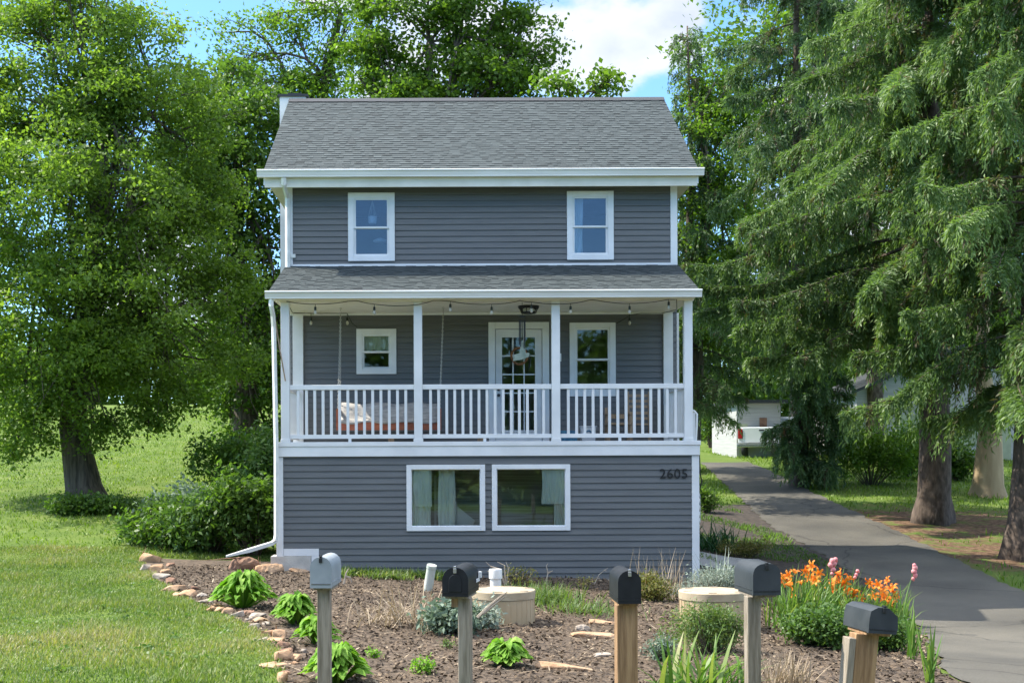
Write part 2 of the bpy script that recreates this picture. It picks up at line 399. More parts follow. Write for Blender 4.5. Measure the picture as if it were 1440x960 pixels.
def gnoise(scale, det=8):
    n = gn('ShaderNodeTexNoise'); n.inputs['Scale'].default_value = scale; n.inputs['Detail'].default_value = det
    gnt.links.new(gtc.outputs['Object'], n.inputs['Vector']); return n.outputs['Fac']
def gramp(v, stops):
    r = gn('ShaderNodeValToRGB'); e = r.color_ramp.elements
    while len(e) < len(stops): e.new(.5)
    for i, (p, c) in enumerate(stops): e[i].position = p; e[i].color = (*c, 1)
    gnt.links.new(v, r.inputs[0]); return r.outputs[0]
def gmix(f, a, b):
    m = gn('ShaderNodeMixRGB'); gnt.links.new(f, m.inputs[0]); gnt.links.new(a, m.inputs[1]); gnt.links.new(b, m.inputs[2]); return m.outputs[0]
green = gramp(gnoise(1.1), [(.3, (.060, .110, .018)), (.5, (.10, .160, .028)), (.7, (.17, .21, .055))])
fine = gramp(gnoise(60), [(.35, (.05, .085, .018)), (.65, (.15, .19, .05))])
m5 = gn('ShaderNodeMixRGB'); m5.inputs[0].default_value = .45; gnt.links.new(green, m5.inputs[1]); gnt.links.new(fine, m5.inputs[2])
brown = gramp(gnoise(9), [(.3, (.07, .042, .026)), (.55, (.15, .095, .06)), (.75, (.24, .165, .105))])
msk = None
for (cx, cy, r) in [(12.6, 9.2, 4.6), (12.4, 4.2, 4.2), (10.3, 7.2, 2.6)]:     # bare needle-strewn earth round the spruce trunks
    vd = gn('ShaderNodeVectorMath'); vd.operation = 'DISTANCE'; vd.inputs[1].default_value = (cx, cy, .2)
    gnt.links.new(gtc.outputs['Object'], vd.inputs[0])
    mr = gn('ShaderNodeMapRange'); mr.inputs[1].default_value = r; mr.inputs[2].default_value = r * .4; gnt.links.new(vd.outputs['Value'], mr.inputs[0])
    if msk is None: msk = mr.outputs[0]
    else:
        mm = gn('ShaderNodeMath'); mm.operation = 'MAXIMUM'; gnt.links.new(msk, mm.inputs[0]); gnt.links.new(mr.outputs[0], mm.inputs[1]); msk = mm.outputs[0]
ma = gn('ShaderNodeMath'); ma.operation = 'MULTIPLY_ADD'; gnt.links.new(gnoise(2.2), ma.inputs[0]); ma.inputs[1].default_value = 3; ma.inputs[2].default_value = -1.9
mb = gn('ShaderNodeMath'); mb.operation = 'ADD'; gnt.links.new(msk, mb.inputs[0]); gnt.links.new(ma.outputs[0], mb.inputs[1]); mb.use_clamp = True
mc = gn('ShaderNodeMath'); mc.operation = 'MULTIPLY'; gnt.links.new(mb.outputs[0], mc.inputs[0]); gnt.links.new(msk, mc.inputs[1]); mc.use_clamp = True
md = gn('ShaderNodeMath'); md.operation = 'MULTIPLY'; md.inputs[1].default_value = 1.8; md.use_clamp = True; gnt.links.new(mc.outputs[0], md.inputs[0])
gnt.links.new(gmix(md.outputs[0], m5.outputs[0], brown), gb.inputs['Base Color'])
gb.inputs['Roughness'].default_value = 1; gb.inputs['Specular IOR Level'].default_value = .1
bp = gn('ShaderNodeBump'); bp.inputs['Strength'].default_value = .8; bp.inputs['Distance'].default_value = .04; gnt.links.new(gnoise(28), bp.inputs['Height']); gnt.links.new(bp.outputs[0], gb.inputs['Normal'])
me.materials.append(gm); ground = bpy.data.objects.new('ground', me); COL.objects.link(ground); tag(ground, kind='structure')
me.polygons.foreach_set('use_smooth', [True] * len(me.polygons))

def strip(name, left, right, m, lift, dstep=.3, n=24, jag=0.):
    """sheet laid on the ground between two edges given as lists of (X, D) sorted by D"""
    l = np.array(sorted(left, key=lambda p: p[1])); r = np.array(sorted(right, key=lambda p: p[1]))
    d0 = max(l[0, 1], r[0, 1]); d1 = min(l[-1, 1], r[-1, 1]); d = np.arange(d0, d1 + 1e-6, dstep)
    xl = np.interp(d, l[:, 1], l[:, 0]) + jag * np.sin(d * 7.1) * np.sin(d * 3.3); xr = np.interp(d, r[:, 1], r[:, 0]) + jag * np.sin(d * 6.1 + 1) * np.sin(d * 2.7)
    v = []; f = []
    for j in range(len(d)):
        for i in range(n + 1):
            x = xl[j] + (xr[j] - xl[j]) * i / n
            v.append((x, d[j] - CAM_D, float(terrain(x, d[j])) + lift))
    for j in range(len(d) - 1):
        for i in range(n):
            a = j * (n + 1) + i; f.append((a, a+1, a+n+2, a+n+1))
    me = bpy.data.meshes.new(name); me.from_pydata(v, [], f); me.materials.append(m)
    me.polygons.foreach_set('use_smooth', [True] * len(f))
    o = bpy.data.objects.new(name, me); COL.objects.link(o); tag(o, kind='structure'); return o, (d, xl, xr)
def gl(pts): return [(g.x, g.y + CAM_D) for g in (G(*p) for p in pts)]
def crackmix(m):
    nt = m.node_tree; b = nt.nodes['Principled BSDF']; src = b.inputs['Base Color'].links[0].from_socket
    tc = nt.nodes.new('ShaderNodeTexCoord')
    def add(sc, a, c, fac, feature=None):
        nonlocal src
        nz = nt.nodes.new('ShaderNodeTexNoise'); nz.inputs['Scale'].default_value = 1.6; nz.inputs['Detail'].default_value = 5; nt.links.new(tc.outputs['Object'], nz.inputs[0])
        mxv = nt.nodes.new('ShaderNodeMixRGB'); mxv.blend_type = 'ADD'; mxv.inputs[0].default_value = .55; nt.links.new(tc.outputs['Object'], mxv.inputs[1]); nt.links.new(nz.outputs['Color'], mxv.inputs[2])
        if feature: 
            v = nt.nodes.new('ShaderNodeTexVoronoi'); v.feature = feature; v.inputs['Scale'].default_value = sc; nt.links.new(mxv.outputs[0], v.inputs['Vector']); o = v.outputs['Distance']
        else:
            v = nt.nodes.new('ShaderNodeTexNoise'); v.inputs['Scale'].default_value = sc; v.inputs['Detail'].default_value = 4; nt.links.new(tc.outputs['Object'], v.inputs[0]); o = v.outputs['Fac']
        mr = nt.nodes.new('ShaderNodeMapRange'); mr.inputs[1].default_value = a; mr.inputs[2].default_value = c; mr.inputs[3].default_value = fac; mr.inputs[4].default_value = 1
        nt.links.new(o, mr.inputs[0]); mm = nt.nodes.new('ShaderNodeMixRGB'); mm.blend_type = 'MULTIPLY'; mm.inputs[0].default_value = 1
        nt.links.new(src, mm.inputs[1]); nt.links.new(mr.outputs[0], mm.inputs[2]); src = mm.outputs[0]
    add(.28, .0, .010, .45, 'DISTANCE_TO_EDGE'); add(85, .35, .62, .62); add(.33, .40, .55, .72)
    nt.links.new(src, b.inputs['Base Color'])
asphalt = mat('asphalt_worn', (.090, .083, .068), .92, (.145, .131, .104), .7, detail=15, bump=.7, bscale=90, lo=.3, hi=.7)
crackmix(asphalt)
asphalt_road = mat('asphalt_road', (.07, .07, .07), .9, (.11, .11, .11), 3., detail=12, bump=.4, bscale=80)
drive_l = gl([(985, 650), (1000, 664), (1040, 700), (1080, 738), (1140, 772), (1200, 808), (1270, 852), (1305, 900), (1335, 955)]) + [(5.6, 10.5), (4.5, 8.6)]
drive_r = gl([(1052, 650), (1075, 659), (1130, 686), (1185, 713), (1260, 746), (1340, 786), (1432, 830)]) + [(9.9, 16.5), (10.5, 13), (12, 8.6)]
drive, dr = strip('driveway', drive_l, drive_r, asphalt, .022, jag=.08)
strip('road', [(-90, -3.5), (-90, 8.4)], [(90, -3.5), (90, 8.4)], asphalt_road, .02, n=120)
bed_lp = [(200, 784), (208, 800), (232, 822), (270, 845), (312, 862), (352, 880), (385, 902), (398, 925), (404, 950)]
bed_l = gl(bed_lp); bl = bed_l[::-1]
bed_l = [(bl[0][0] + .02, 9.0)] + bl
bed_r = [(x - .04, d) for x, d in zip(dr[1], dr[0]) if d < 24 and d > 9] + [(4.5, 8.95)]
bed_r = sorted(bed_r, key=lambda p: p[1])
bed, br = strip('mulch_bed', bed_l, bed_r, M['mulch'], .012, .2, 60, .05)
path, _ = strip('path', gl([(985, 812), (975, 796), (985, 778)]), gl([(1052, 812), (1086, 796), (1040, 778)]), mat('gravel', (.20, .20, .20), 1, (.34, .34, .33), 40., bump=.6), .05, .1, 10)

def bed_inside(x, d): return (x > np.interp(d, br[0], br[1])) & (x < np.interp(d, br[0], br[2]))
def drive_inside(x, d): return (x > np.interp(d, dr[0], dr[1]) - .05) & (x < np.interp(d, dr[0], dr[2]) + .05) & (d > 8)
# loose chips of bark on the bed
n = 60000; d = RNG.uniform(9.2, 22.6, n); x = RNG.uniform(-5, 7.2, n)
k = bed_inside(x, d) & ~((d > 22.05) & (x > -3.1)); x, d = x[k], d[k]; n = len(x)
C = np.stack([x, d - CAM_D, terrain(x, d) + RNG.uniform(.012, .035, n)], 1)
N = unit(RNG.normal(0, .4, (n, 3)) + [0, 0, 1]); A = unit(np.cross(N, RNG.normal(0, 1, (n, 3))))
o = npmesh('mulch_chips', leaf_quads(C, A, N, RNG.uniform(.03, .085, n), RNG.uniform(.015, .04, n)), 4, M['chip'], np.clip(RNG.normal(.38, .24, n) + .45 * np.array([mnoise.noise((a * .8, b * .8, 1)) for a, b in zip(x, d)]), 0, 1))
tag(o, 'brown bark chips and wood shreds spread over the planting bed', 'mulch', kind='stuff')

def grass(name, n, xr, dr_, L, W, m, lab, keep=None, tint_off=0.):
    d = RNG.uniform(*dr_, n); x = RNG.uniform(*xr, n)
    k = ~drive_inside(x, d) & ~(bed_inside(x, d) & (d < 23.8)) & ~((x > -3.3) & (x < 4.5) & (d > 21.5) & (d < 31.5))
    k &= ~((x > 4) & (x < np.interp(d, dr[0], dr[1])) & (d < 37) & (d > 20)) if name != 'verge_grass' else True
    if keep is not None: k &= keep(x, d)
    x, d = x[k], d[k]; n = len(x)
    B = np.stack([x, d - CAM_D, terrain(x, d) - .004], 1)
    cl = np.array([mnoise.noise((a * .9, b * .9, 3)) for a, b in zip(x, d)])
    Dn = RNG.normal(0, .45, (n, 3)); Dn[:, 2] = 1
    q, t, _ = ribbons(B, Dn, RNG.uniform(.45, 1.25, n) * L * np.clip(1 + 1.1 * cl, .35, 2), W * RNG.uniform(.7, 1.3, n), .7, 2)
    cl2 = np.array([mnoise.noise((a * .33, b * .33, 8)) for a, b in zip(x, d)])
    edge = np.exp(-np.abs(x - np.interp(d, br[0], br[1])) / .45) * (d < 24) * .45
    t = np.clip(t + np.tile(cl * .35 + cl2 * .55 + edge * RNG.random(n) * 1.5 + tint_off, 2), 0, 1)
    o = npmesh(name, q, 4, m, t); return tag(o, lab, 'grass', kind='stuff')
vis = lambda x, d: (x > -.37 * d - 1.2)
grass('lawn_grass', 230000, (-10.5, -1.4), (11.2, 25), .07, .010, M['grass'], 'mown green and straw flecked lawn in front of the leafy tree', vis)
grass('lawn_grass', 70000, (-26, -4), (24, 62), .085, .024, M['grass_far'], 'bright lawn rising behind the leafy tree', vis, -.05)
def rk(x, d):
    k = np.ones(len(x), bool)
    for (cx, cd, r) in [(12.6, 33.2, 3.2), (12.4, 28.2, 2.6), (10.3, 31.2, 1.5)]: k &= (np.hypot(x - cx, d - cd) > r * RNG.uniform(.5, 1.25, len(x)))
    return k
grass('lawn_grass', 60000, (4.5, 30), (24, 60), .12, .028, M['grass_far'], 'lawn beside and beyond the asphalt driveway', rk, -.05)
n = 160; d = RNG.uniform(11.5, 24, n); x = RNG.uniform(-9, -1.5, n); k = ~bed_inside(x, d) & vis(x, d) & (x < np.interp(d, br[0], br[1]) - .1); x, d = x[k], d[k]
q, t = cloud(np.stack([x, d - CAM_D, terrain(x, d) + .035], 1), 26, RNG.uniform(.04, .12, len(x)), .045, .032, 1.3, .12)
tag(npmesh('clover', q, 4, M['bushy'], t), 'small dark clover and weed patches in the mown lawn', 'weeds', kind='stuff')
def verge_keep(x, d): return (x > 4.3)
grass('verge_grass', 26000, (4.3, 8), (20, 37), .10, .02, M['leaf_dark'], 'sparse growth, dark to stand in for shade, on the bare soil between the house and the driveway', lambda x, d: (x > 4.3) & (x < np.interp(d, dr[0], dr[1])) & (np.sin(x * 2.1 + d * 1.3) + np.sin(d * .9) > -.2))  # dark leaf tone also carries the shade of this strip
vs = [(x, d) for x, d in zip(dr[1], dr[0]) if d > 21.5 and d < 37.5]
strip('soil', [(4.28, 22.35), (4.28, 37)], vs, mat('shade_toned_soil', (.022, .017, .013), 1., (.06, .045, .033), 9., bump=.8), .015, .3, 8)  # soil colour deepened to stand in for the shade beside the house
n = 9000; x = RNG.uniform(-2.0, .35, n); d = RNG.uniform(20.6, 22.0, n)
dd_ = np.abs(d - 21.55) / .5 + RNG.uniform(0, .6, n) + .9 * np.array([mnoise.noise((a * 2.2, b * 2.2, 5)) for a, b in zip(x, d)]) + .15; k = dd_ < 1.0; x, d = x[k], d[k]; n = len(x)
q, t, _ = ribbons(np.stack([x, d - CAM_D, terrain(x, d)], 1), RNG.normal(0, .6, (n, 3)) * [1, 1, 0] + [0, 0, 1], RNG.uniform(.05, .22, n), .022, 1., 2)
tag(npmesh('weeds', q, 4, M['fine'], np.clip(t + .15, 0, 1)), 'low green weeds along the foot of the grey siding', 'weeds', kind='stuff')

# ------------------------------------------------------------------ the house
PY = -1.9                                        # front plane of the porch and of the room under it
def xw(px): return (px - VX) / 75.0              # picture px -> metres on the house wall / on the porch front
def zw(py): return CAM_Z + (VY - py) / 75.0
SL = F / (CAM_D + PY)
def xl(px): return (px - VX) / SL
def zl(py): return CAM_Z + (VY - py) / SL
HX0, HX1, HD = -3.08, 4.23, 6.8
EAVE, RIDGE, RUN = 7.25, 9.72, 3.4
house = empty('house', (0, 0, 0), 'two storey grey clapboard house with white trim, shingle roof and front porch', 'house')

def siding(name, u0, u1, z0, z1, holes, place, lim=None, e=.111):
    """lapped boards; holes = (u0,u1,z0,z1); place(u, out, z) -> point"""
    mb = MB(); z = z0; rr = random.Random(len(name) + int(z0 * 7))
    o0, o1 = Vector(place(0, 0, 0)), Vector(place(0, .0022, 0)); shift = lambda v: tuple(Vector(v) + (o1 - o0))
    def piece(a, b, za, zb, zs):
        fa = .022 - .020 * (za - zs) / e; fb = .022 - .020 * (zb - zs) / e
        mb.quad(place(a, fa, za), place(b, fa, za), place(b, fb, zb), place(a, fb, zb))
        if abs(za - zs) < 1e-6: mb.quad(place(a, .0, za), place(b, .0, za), place(b, fa, za), place(a, fa, za))
    while z < z1 - 1e-6:
        zt = min(z + e, z1)
        cuts = sorted({z, zt} | {h[2] for h in holes if z < h[2] < zt} | {h[3] for h in holes if z < h[3] < zt})
        seam = rr.uniform(.25, .75)
        for za, zb in zip(cuts, cuts[1:]):
            zm = (za + zb) / 2; a, b = u0, u1
            if lim: a, b = lim(zb)
            if b <= a: continue
            ivs = [(a, b)]
            for h in holes:
                if h[2] < zm < h[3]:
                    nv = []
                    for (p, q) in ivs:
                        if h[1] <= p or h[0] >= q: nv.append((p, q)); continue
                        if h[0] > p: nv.append((p, h[0]))
                        if h[1] < q: nv.append((h[1], q))
                    ivs = nv
            for (p, q) in ivs:
                sx = u0 + (u1 - u0) * seam
                if p + .3 < sx < q - .3:
                    piece(p, sx, za, zb, z)
                    n0 = len(mb.v); piece(sx - .03, q, za, zb, z)
                    for k_ in range(n0, len(mb.v)):
                        mb.v[k_] = shift(mb.v[k_])
                else: piece(p, q, za, zb, z)
        z = zt
    return mb.build(name, M['siding'], house)

# openings on the main wall and on the room under the porch: (px0, px1, py top, py bottom)
UPW = [(491, 556.5, 271, 367), (798.5, 864, 270, 366.5)]
POW = [(502, 558, 462, 525.5), (801.5, 866, 454.5, 558)]
DOOR = (687.5, 772.5, 453.5, 622)
LOW = [(571.5, 682, 653, 746), (691.5, 801.5, 653, 746)]
def hw(r): return (xw(r[0]), xw(r[1]), zw(r[3]), zw(r[2]))
def hl(r): return (xl(r[0]), xl(r[1]), zl(r[3]), zl(r[2]))
FLOOR = zl(620.6)
front = lambda u, o, z: (u, -o, z)
lowf = lambda u, o, z: (u, PY - o, z)
siding('wall', HX0, HX1, 5.70, EAVE + .02, [hw(r) for r in UPW], front)
dh = list(hw(DOOR)); dh[2] = FLOOR - .05
siding('wall', HX0, HX1, FLOOR - .02, 4.86, [hw(r) for r in POW] + [tuple(dh)], front)
LX0, LX1 = xl(389), xl(982.5)
siding('wall', LX0, LX1, -.22, zl(641) + .02, [hl(r) for r in LOW] + [(LX0 - .1, xl(448), -.5, zl(770))], lowf)
def gable(z):
    if z <= EAVE: return (0, HD)
    t = (z - EAVE) / (RIDGE - EAVE) * RUN; return (t, HD - t)
siding('wall', 0, HD, -.5, RIDGE - .1, [], lambda u, o, z: (HX1 + o, u, z), gable)
siding('wall', 0, HD, -.3, RIDGE - .1, [], lambda u, o, z: (HX0 - o, u, z), gable)
siding('wall', PY, 0, -.5, zl(641), [], lambda u, o, z: (LX1 + o, u, z))
siding('wall', PY, 0, -.3, zl(641), [], lambda u, o, z: (LX0 - o, u, z))
siding('wall', HX0, HX1, -.3, EAVE, [], lambda u, o, z: (u, HD + o, z))
# sheathing and rooms behind the siding
mb = MB()
mb.box(HX0 + .02, .002 + 3.2, -.4, HX1 - .02, 3.3, 7.2)                      # rear wall of the front rooms
for z in (2.28, 4.87, 7.21): mb.box(HX0 + .02, .02, z, HX1 - .02, 3.2, z + .08)
mb.box(HX0 + .01, .02, -.4, HX0 + .1, 3.2, 7.2); mb.box(HX1 - .1, .02, -.4, HX1 - .01, 3.2, 7.2)
mb.box(LX0 + .01, PY + .02, -.4, LX0 + .1, 0, 2.1); mb.box(LX1 - .1, PY + .02, -.4, LX1 - .01, 0, 2.1)
mb.box(LX0 + .1, PY + .03, -.42, LX1 - .1, .6, -.35)
mb.build('interior_wall', M['plaster'], house)
mb = MB(); mb.box(LX0 + .1, -.55, -.35, LX1 - .1, -.5, 2.1)
mb.build('interior_wall', M['panel'], house)
# foundation block, white angle at the foot of the wall
MB().box(xl(380.5), PY - .03, -.1, xl(437), PY + .35, zl(780.5)).build('foundation_block', M['concrete'], house, bevel=.008)
a = MB(); a.box(xl(398.5), PY - .022, zl(780), xl(448), PY + .1, zl(770)); a.box(xl(437.5), PY - .022, zl(800), xl(448), PY + .1, zl(780.2)); a.build('trim_board', M['white'], house)
a = MB(); a.box(xl(380), PY + .03, -.5, LX1, 0, -.2); a.build('foundation', M['concrete'], house)

# trim
def corner(x0, x1, z0, z1, y, d=.028): return MB().box(x0, y - d, z0, x1, y + .09, z1).build('corner_board', M['white'], house, bevel=.003)
corner(xw(403.5), xw(413), 5.66, EAVE, 0); corner(xw(944), xw(953.5), 5.66, EAVE, 0)
corner(xl(388.6), xl(398.2), -.02 + zl(780), zl(641.5), PY); corner(xl(972.5), xl(982.8), -.2, zl(641.5), PY)
corner(xw(413), xw(427.5), FLOOR, 4.80, -.02, .06); corner(xw(933), xw(946), FLOOR, 4.80, -.02, .06); corner(xw(948.5), xw(955.5), FLOOR, 4.8, .02, .02)
a = MB(); a.box(xw(413), -.04, 5.69, xw(944), .0, 5.735); a.build('flashing', M['white'], house)
# main roof: courses of shingle tabs
def roof_slope(name, x0a, x1a, p0, x0b, x1b, p1, e=.118, seed=1, parent=house):
    """p0 = (y,z) at the eave, p1 = (y,z) at the top"""
    rr = random.Random(seed); p0 = Vector((0, *p0)); p1 = Vector((0, *p1)); Ls = (p1 - p0).length; s = (p1 - p0) / Ls
    nrm = Vector((0, -s.z, s.y));  nrm = nrm if nrm.z > 0 else -nrm
    mb = MB(); k = int(Ls / e)
    for i in range(k + 1):
        a, b = i * e, min((i + 1) * e + .012, Ls)
        if b - a < .03: continue
        f = a / Ls; L, Rr = x0a + (x0b - x0a) * f, x1a + (x1b - x1a) * f
        x = L; hi = rr.random() < .5
        row = rr.uniform(-.06, .06)
        while x < Rr - .01:
            wd = min(rr.uniform(.07, .22), Rr - x); h = .011 if hi else .005; g = a + (0 if hi else .006)
            A = Vector((x, 0, 0)) + p0 + s * g + nrm * h; B = A + Vector((wd, 0, 0))
            Cc = Vector((x + wd, 0, 0)) + p0 + s * b + nrm * (h * .15 - .002); Dd = Cc - Vector((wd, 0, 0))
            t = min(1, max(0, rr.gauss(.55 if hi else .47, .10) + row * .6)) if rr.random() > .07 else rr.uniform(.1, .3)
            mb.quad(A, B, Cc, Dd, t); lo = -nrm * (h + .004)
            mb.quad(A + lo, B + lo, B, A, .0)
            mb.quad(B + lo, Cc + lo, Cc, B, t * .5)
            x += wd; hi = not hi if rr.random() < .8 else hi
    return mb.build(name, M['shingle'], parent)
EY, EZ = -.40, 7.40
RY, RZ = 3.4, 9.76
RX0, RX1 = (372 - VX) / 76.3, (984 - VX) / 76.3
roof_slope('roof', RX0, RX1, (EY, EZ), RX0, RX1, (RY, RZ), seed=3)
roof_slope('roof', RX0, RX1, (2 * RY - EY, EZ), RX0, RX1, (RY, RZ), seed=4, e=.27)
a = MB(); a.prism([(EY, EZ - .03), (RY, RZ - .03), (2*RY - EY, EZ - .03), (2*RY - EY, EZ - .11), (RY, RZ - .11), (EY, EZ - .11)], 0, RX0 + .015, RX1 - .015); a.build('roof_deck', M['roofdark'], house)
a = MB(); a.prism([(RY - .16, RZ - .075), (RY, RZ + .035), (RY + .16, RZ - .075), (RY, RZ - .02)], 0, RX0, RX1); a.build('ridge_cap', M['roofdark'], house)
for x0 in (RX0, RX1 - .03):                      # rake boards
    a = MB(); a.prism([(EY, EZ - .112), (RY, RZ - .112), (2*RY - EY, EZ - .112), (2*RY - EY, EZ - .26), (RY, RZ - .26), (EY, EZ - .26)], 0, x0, x0 + .03); a.build('rake_board', M['white'], house)
GX0, GX1 = (363 - VX) / 76.6, (992 - VX) / 76.6
def gutter(name, x0, x1, y, zt, h=.125, d=.12):
    prof = [(y, zt), (y - .012, zt - .01), (y - .012, zt - .03), (y + .005, zt - .045), (y + .025, zt - h + .02), (y + .025, zt - h), (y + d, zt - h), (y + d, zt - .004), (y + d - .01, zt - .004), (y + d - .01, zt - h + .012), (y + .04, zt - h + .012), (y + .012, zt - .02)]
    return MB().prism(prof, 0, x0, x1).build(name, M['white_gutter'], house)
gutter('gutter', GX0, GX1, -.53, zw(238) - .13 + .005 + .02, .135)
a = MB(); a.box(RX0 + .02, -.395, 7.10, RX1 - .02, -.36, EZ - .05); a.build('fascia', M['soffit'], house)
a = MB(); a.box(RX0 + .03, -.36, 7.235, RX1 - .03, .02, 7.262); a.box(RX0 + .03, 0.02, 7.235, HX0, HD, 7.262); a.box(HX1, 0.02, 7.235, RX1 - .03, HD, 7.262); a.build('soffit', M['soffit'], house)
a = MB(); a.box(HX0, -.045, 7.17, HX1, -.018, 7.236); a.build('frieze_board', M['soffit'], house)
# chimney at the left gable
ch = MB(); ch.box(-3.66, 3.5, 0, -3.10, 4.15, 9.86); ch.build('chimney', M['white'], house)
cc = MB(); cc.box(-3.70, 3.46, 9.86, -3.05, 4.19, 9.91); cc.box(-3.5, 3.6, 9.91, -3.2, 4.05, 9.97); cc.build('chimney_cap', M['roofdark'], house)

# porch roof, ceiling, gutter
PTZ, PEZ, PEY = 5.70, 4.97, -2.17
PX0, PX1 = -3.10, 4.23
roof_slope('porch_roof', PX0, PX1, (PEY, PEZ), PX0, PX1 + .03, (-.01, PTZ), seed=9)
a = MB(); a.prism([(PEY, PEZ - .012), (-.03, PTZ - .012), (-.03, PTZ - .09), (PEY, PEZ - .09)], 0, PX0 + .01, PX1 - .01); a.build('roof_deck', M['roofdark'], house)
for x0 in (PX0 + .02, PX1 - .06):
    a = MB(); a.prism([(PEY + .05, PEZ - .1), (-.03, PTZ - .1), (-.03, 4.86), (PEY + .05, 4.86)], 0, x0, x0 + .04); a.build('porch_gable', M['siding'], house)
gutter('gutter', (373.5 - VX) / 82.7, (988 - VX) / 82.7, -2.27, 4.955, .13, .1)
a = MB(); a.box(PX0 + .06, PEY + .01, 4.815, PX1 - .06, -.02, 4.86); a.build('porch_ceiling', M['ceiling'], house)
a = MB(); a.box(PX0 + .06, -.05, 4.775, PX1 - .08, -.018, 4.8145); a.build('trim_board', M['white'], house)
a = MB(); a.box(xl(394), PY - .06, 4.818, xl(976), PY + .06, 4.8); a.build('porch_beam', M['ceiling'], house)
# porch floor and band
a = MB(); a.box(xl(390), PY - .03, FLOOR - .04, xl(982), -.0, FLOOR - .003); a.build('porch_floor', M['floor'], house)
a = MB(); a.box(xl(387.5), PY - .075, FLOOR - .075, xl(984.5), PY - .0305, FLOOR); a.box(xl(388.5), PY - .058, zl(641), xl(983.5), PY - .0305, FLOOR - .075); a.build('band_board', M['white'], house, bevel=.004)
a = MB(); a.box(LX0 - .01, PY - .03, zl(641), LX0 + .02, 0, FLOOR - .045); a.build('band_board', M['white'], house); MB().box(LX1 - .02, PY - .03, zl(641), LX1 + .01, 0, FLOOR - .045).build('band_board', M['white'], house)

# posts and railings
PC = [402, 588.5, 782, 968]
for px in PC:
    x = xl(px); a = MB(); a.box(x - .072, PY - .055, FLOOR, x + .072, PY + .09, 4.80)
    a.box(x - .083, PY - .066, FLOOR, x + .083, PY + .1, FLOOR + .05); a.build('porch_post', M['white'], house, bevel=.006)
RT, RB = zl(540.3), zl(610.2)
bal = None
def railing(p0, p1, nb, foot=True):
    """a section of railing between two points in plan"""
    global bal
    p0, p1 = Vector((*p0, 0)), Vector((*p1, 0)); d = p1 - p0; L = d.length; ang = math.atan2(d.y, d.x)
    r = empty('railing', p0); r.parent = house; r.rotation_euler = (0, 0, ang)
    MB().box(0, -.035, RT - .085, L, .035, RT).build('top_rail', M['white'], r, bevel=.006)
    MB().box(0, -.028, RB - .07, L, .028, RB).build('bottom_rail', M['white'], r, bevel=.004)
    for i in range(nb):
        x = L * (i + 1) / (nb + 1)
        if bal is None:
            bal = MB().box(-.0235, -.018, RB, .0235, .018, RT - .085).build('baluster', M['white'], r); bal.location.x = x
        else:
            c = bal.copy(); COL.objects.link(c); c.parent = r; c.location.x = x
    if foot: MB().box(L * .47, -.024, FLOOR, L * .47 + .05, .024, RB - .07).build('rail_foot', M['white'], r)
    return r
for a_, b_, n_ in ((0, 1, 14), (1, 2, 15), (2, 3, 14)):
    railing((xl(PC[a_]) + .073, PY + .017), (xl(PC[b_]) - .073, PY + .017), n_)
railing((xl(402) - .005, PY + .091), (xl(402) - .005, -.11), 11, False)
railing((xl(968) - .02, PY + .091), (xl(968) - .02, -.11), 11, False)

# windows
def window(x0, x1, z0, z1, y, meet=None, fw=.105, glass='glass', sash=.04):
    """white trim, sashes and panes in an opening of the wall plane y"""
    wn = empty('window', (0, 0, 0)); wn.parent = house
    f = MB(); f.box(x0, y - .045, z0, x0 + fw, y + .1, z1); f.box(x1 - fw, y - .045, z0, x1, y + .1, z1)
    f.box(x0 + fw, y - .045, z1 - fw, x1 - fw, y + .1, z1); f.box(x0 + fw, y - .045, z0, x1 - fw, y + .1, z0 + fw)
    f.build('frame', M['white'], wn, bevel=.005)
    a, b, c, d = x0 + fw, x1 - fw, z0 + fw, z1 - fw
    panes = [(c, d, y + .012)] if meet is None else [(meet - .012, d, y - .01), (c, meet + .012, y + .02)]
    for (pz0, pz1, py) in panes:
        s = MB(); k = sash
        s.box(a, py - .016, pz0, a + k, py + .014, pz1); s.box(b - k, py - .016, pz0, b, py + .014, pz1)
        s.box(a + k, py - .016, pz0, b - k, py + .014, pz0 + k * .8); s.box(a + k, py - .016, pz1 - k * .8, b - k, py + .014, pz1)
        s.build('sash', M['white'], wn)
        MB().box(a + k, py - .002, pz0 + k * .8, b - k, py + .002, pz1 - k * .8).build('pane', M[glass], wn)
    return wn
for r in UPW: window(*hw(r), 0, zw(320), glass='glass_up')
window(*hw(POW[0]), 0, zw(494.5)); window(*hw(POW[1]), 0, zw(506.5), glass='glass')
for r in LOW: window(*hl(r), PY, None, .082, sash=.012)
# door
dr_ = empty('door', (0, 0, 0)); dr_.parent = house
x0, x1, z0, z1 = dh; z0 = FLOOR; cw = .125
f = MB(); f.box(x0, -.05, z0, x0 + cw, .1, z1); f.box(x1 - cw, -.05, z0, x1, .1, z1); f.box(x0 + cw, -.05, z1 - cw, x1 - cw, .1, z1); f.box(x0 + cw, -.02, z0, x1 - cw, .1, z0 + .035); f.build('casing', M['white'], dr_, bevel=.005)
a, b, c, d = x0 + cw + .01, x1 - cw - .01, z0 + .035, z1 - cw - .008
gx0, gx1, gz0, gz1 = xw(706.5), xw(753), zw(605), zw(474.5)
s = MB(); s.box(a, .0, c, gx0, .045, d); s.box(gx1, .0, c, b, .045, d); s.box(gx0, .0, gz1, gx1, .045, d); s.box(gx0, .0, c, gx1, .045, gz0)
for t in (.012,): s.box(gx0 - .03, -.012, gz0 - .03, gx0, -.0005, gz1 + .03); s.box(gx1, -.012, gz0 - .03, gx1 + .03, -.0005, gz1 + .03); s.box(gx0, -.012, gz1, gx1, -.0005, gz1 + .03); s.box(gx0, -.012, gz0 - .03, gx1, -.0005, gz0)
s.build('door_leaf', M['white'], dr_)
s = MB()
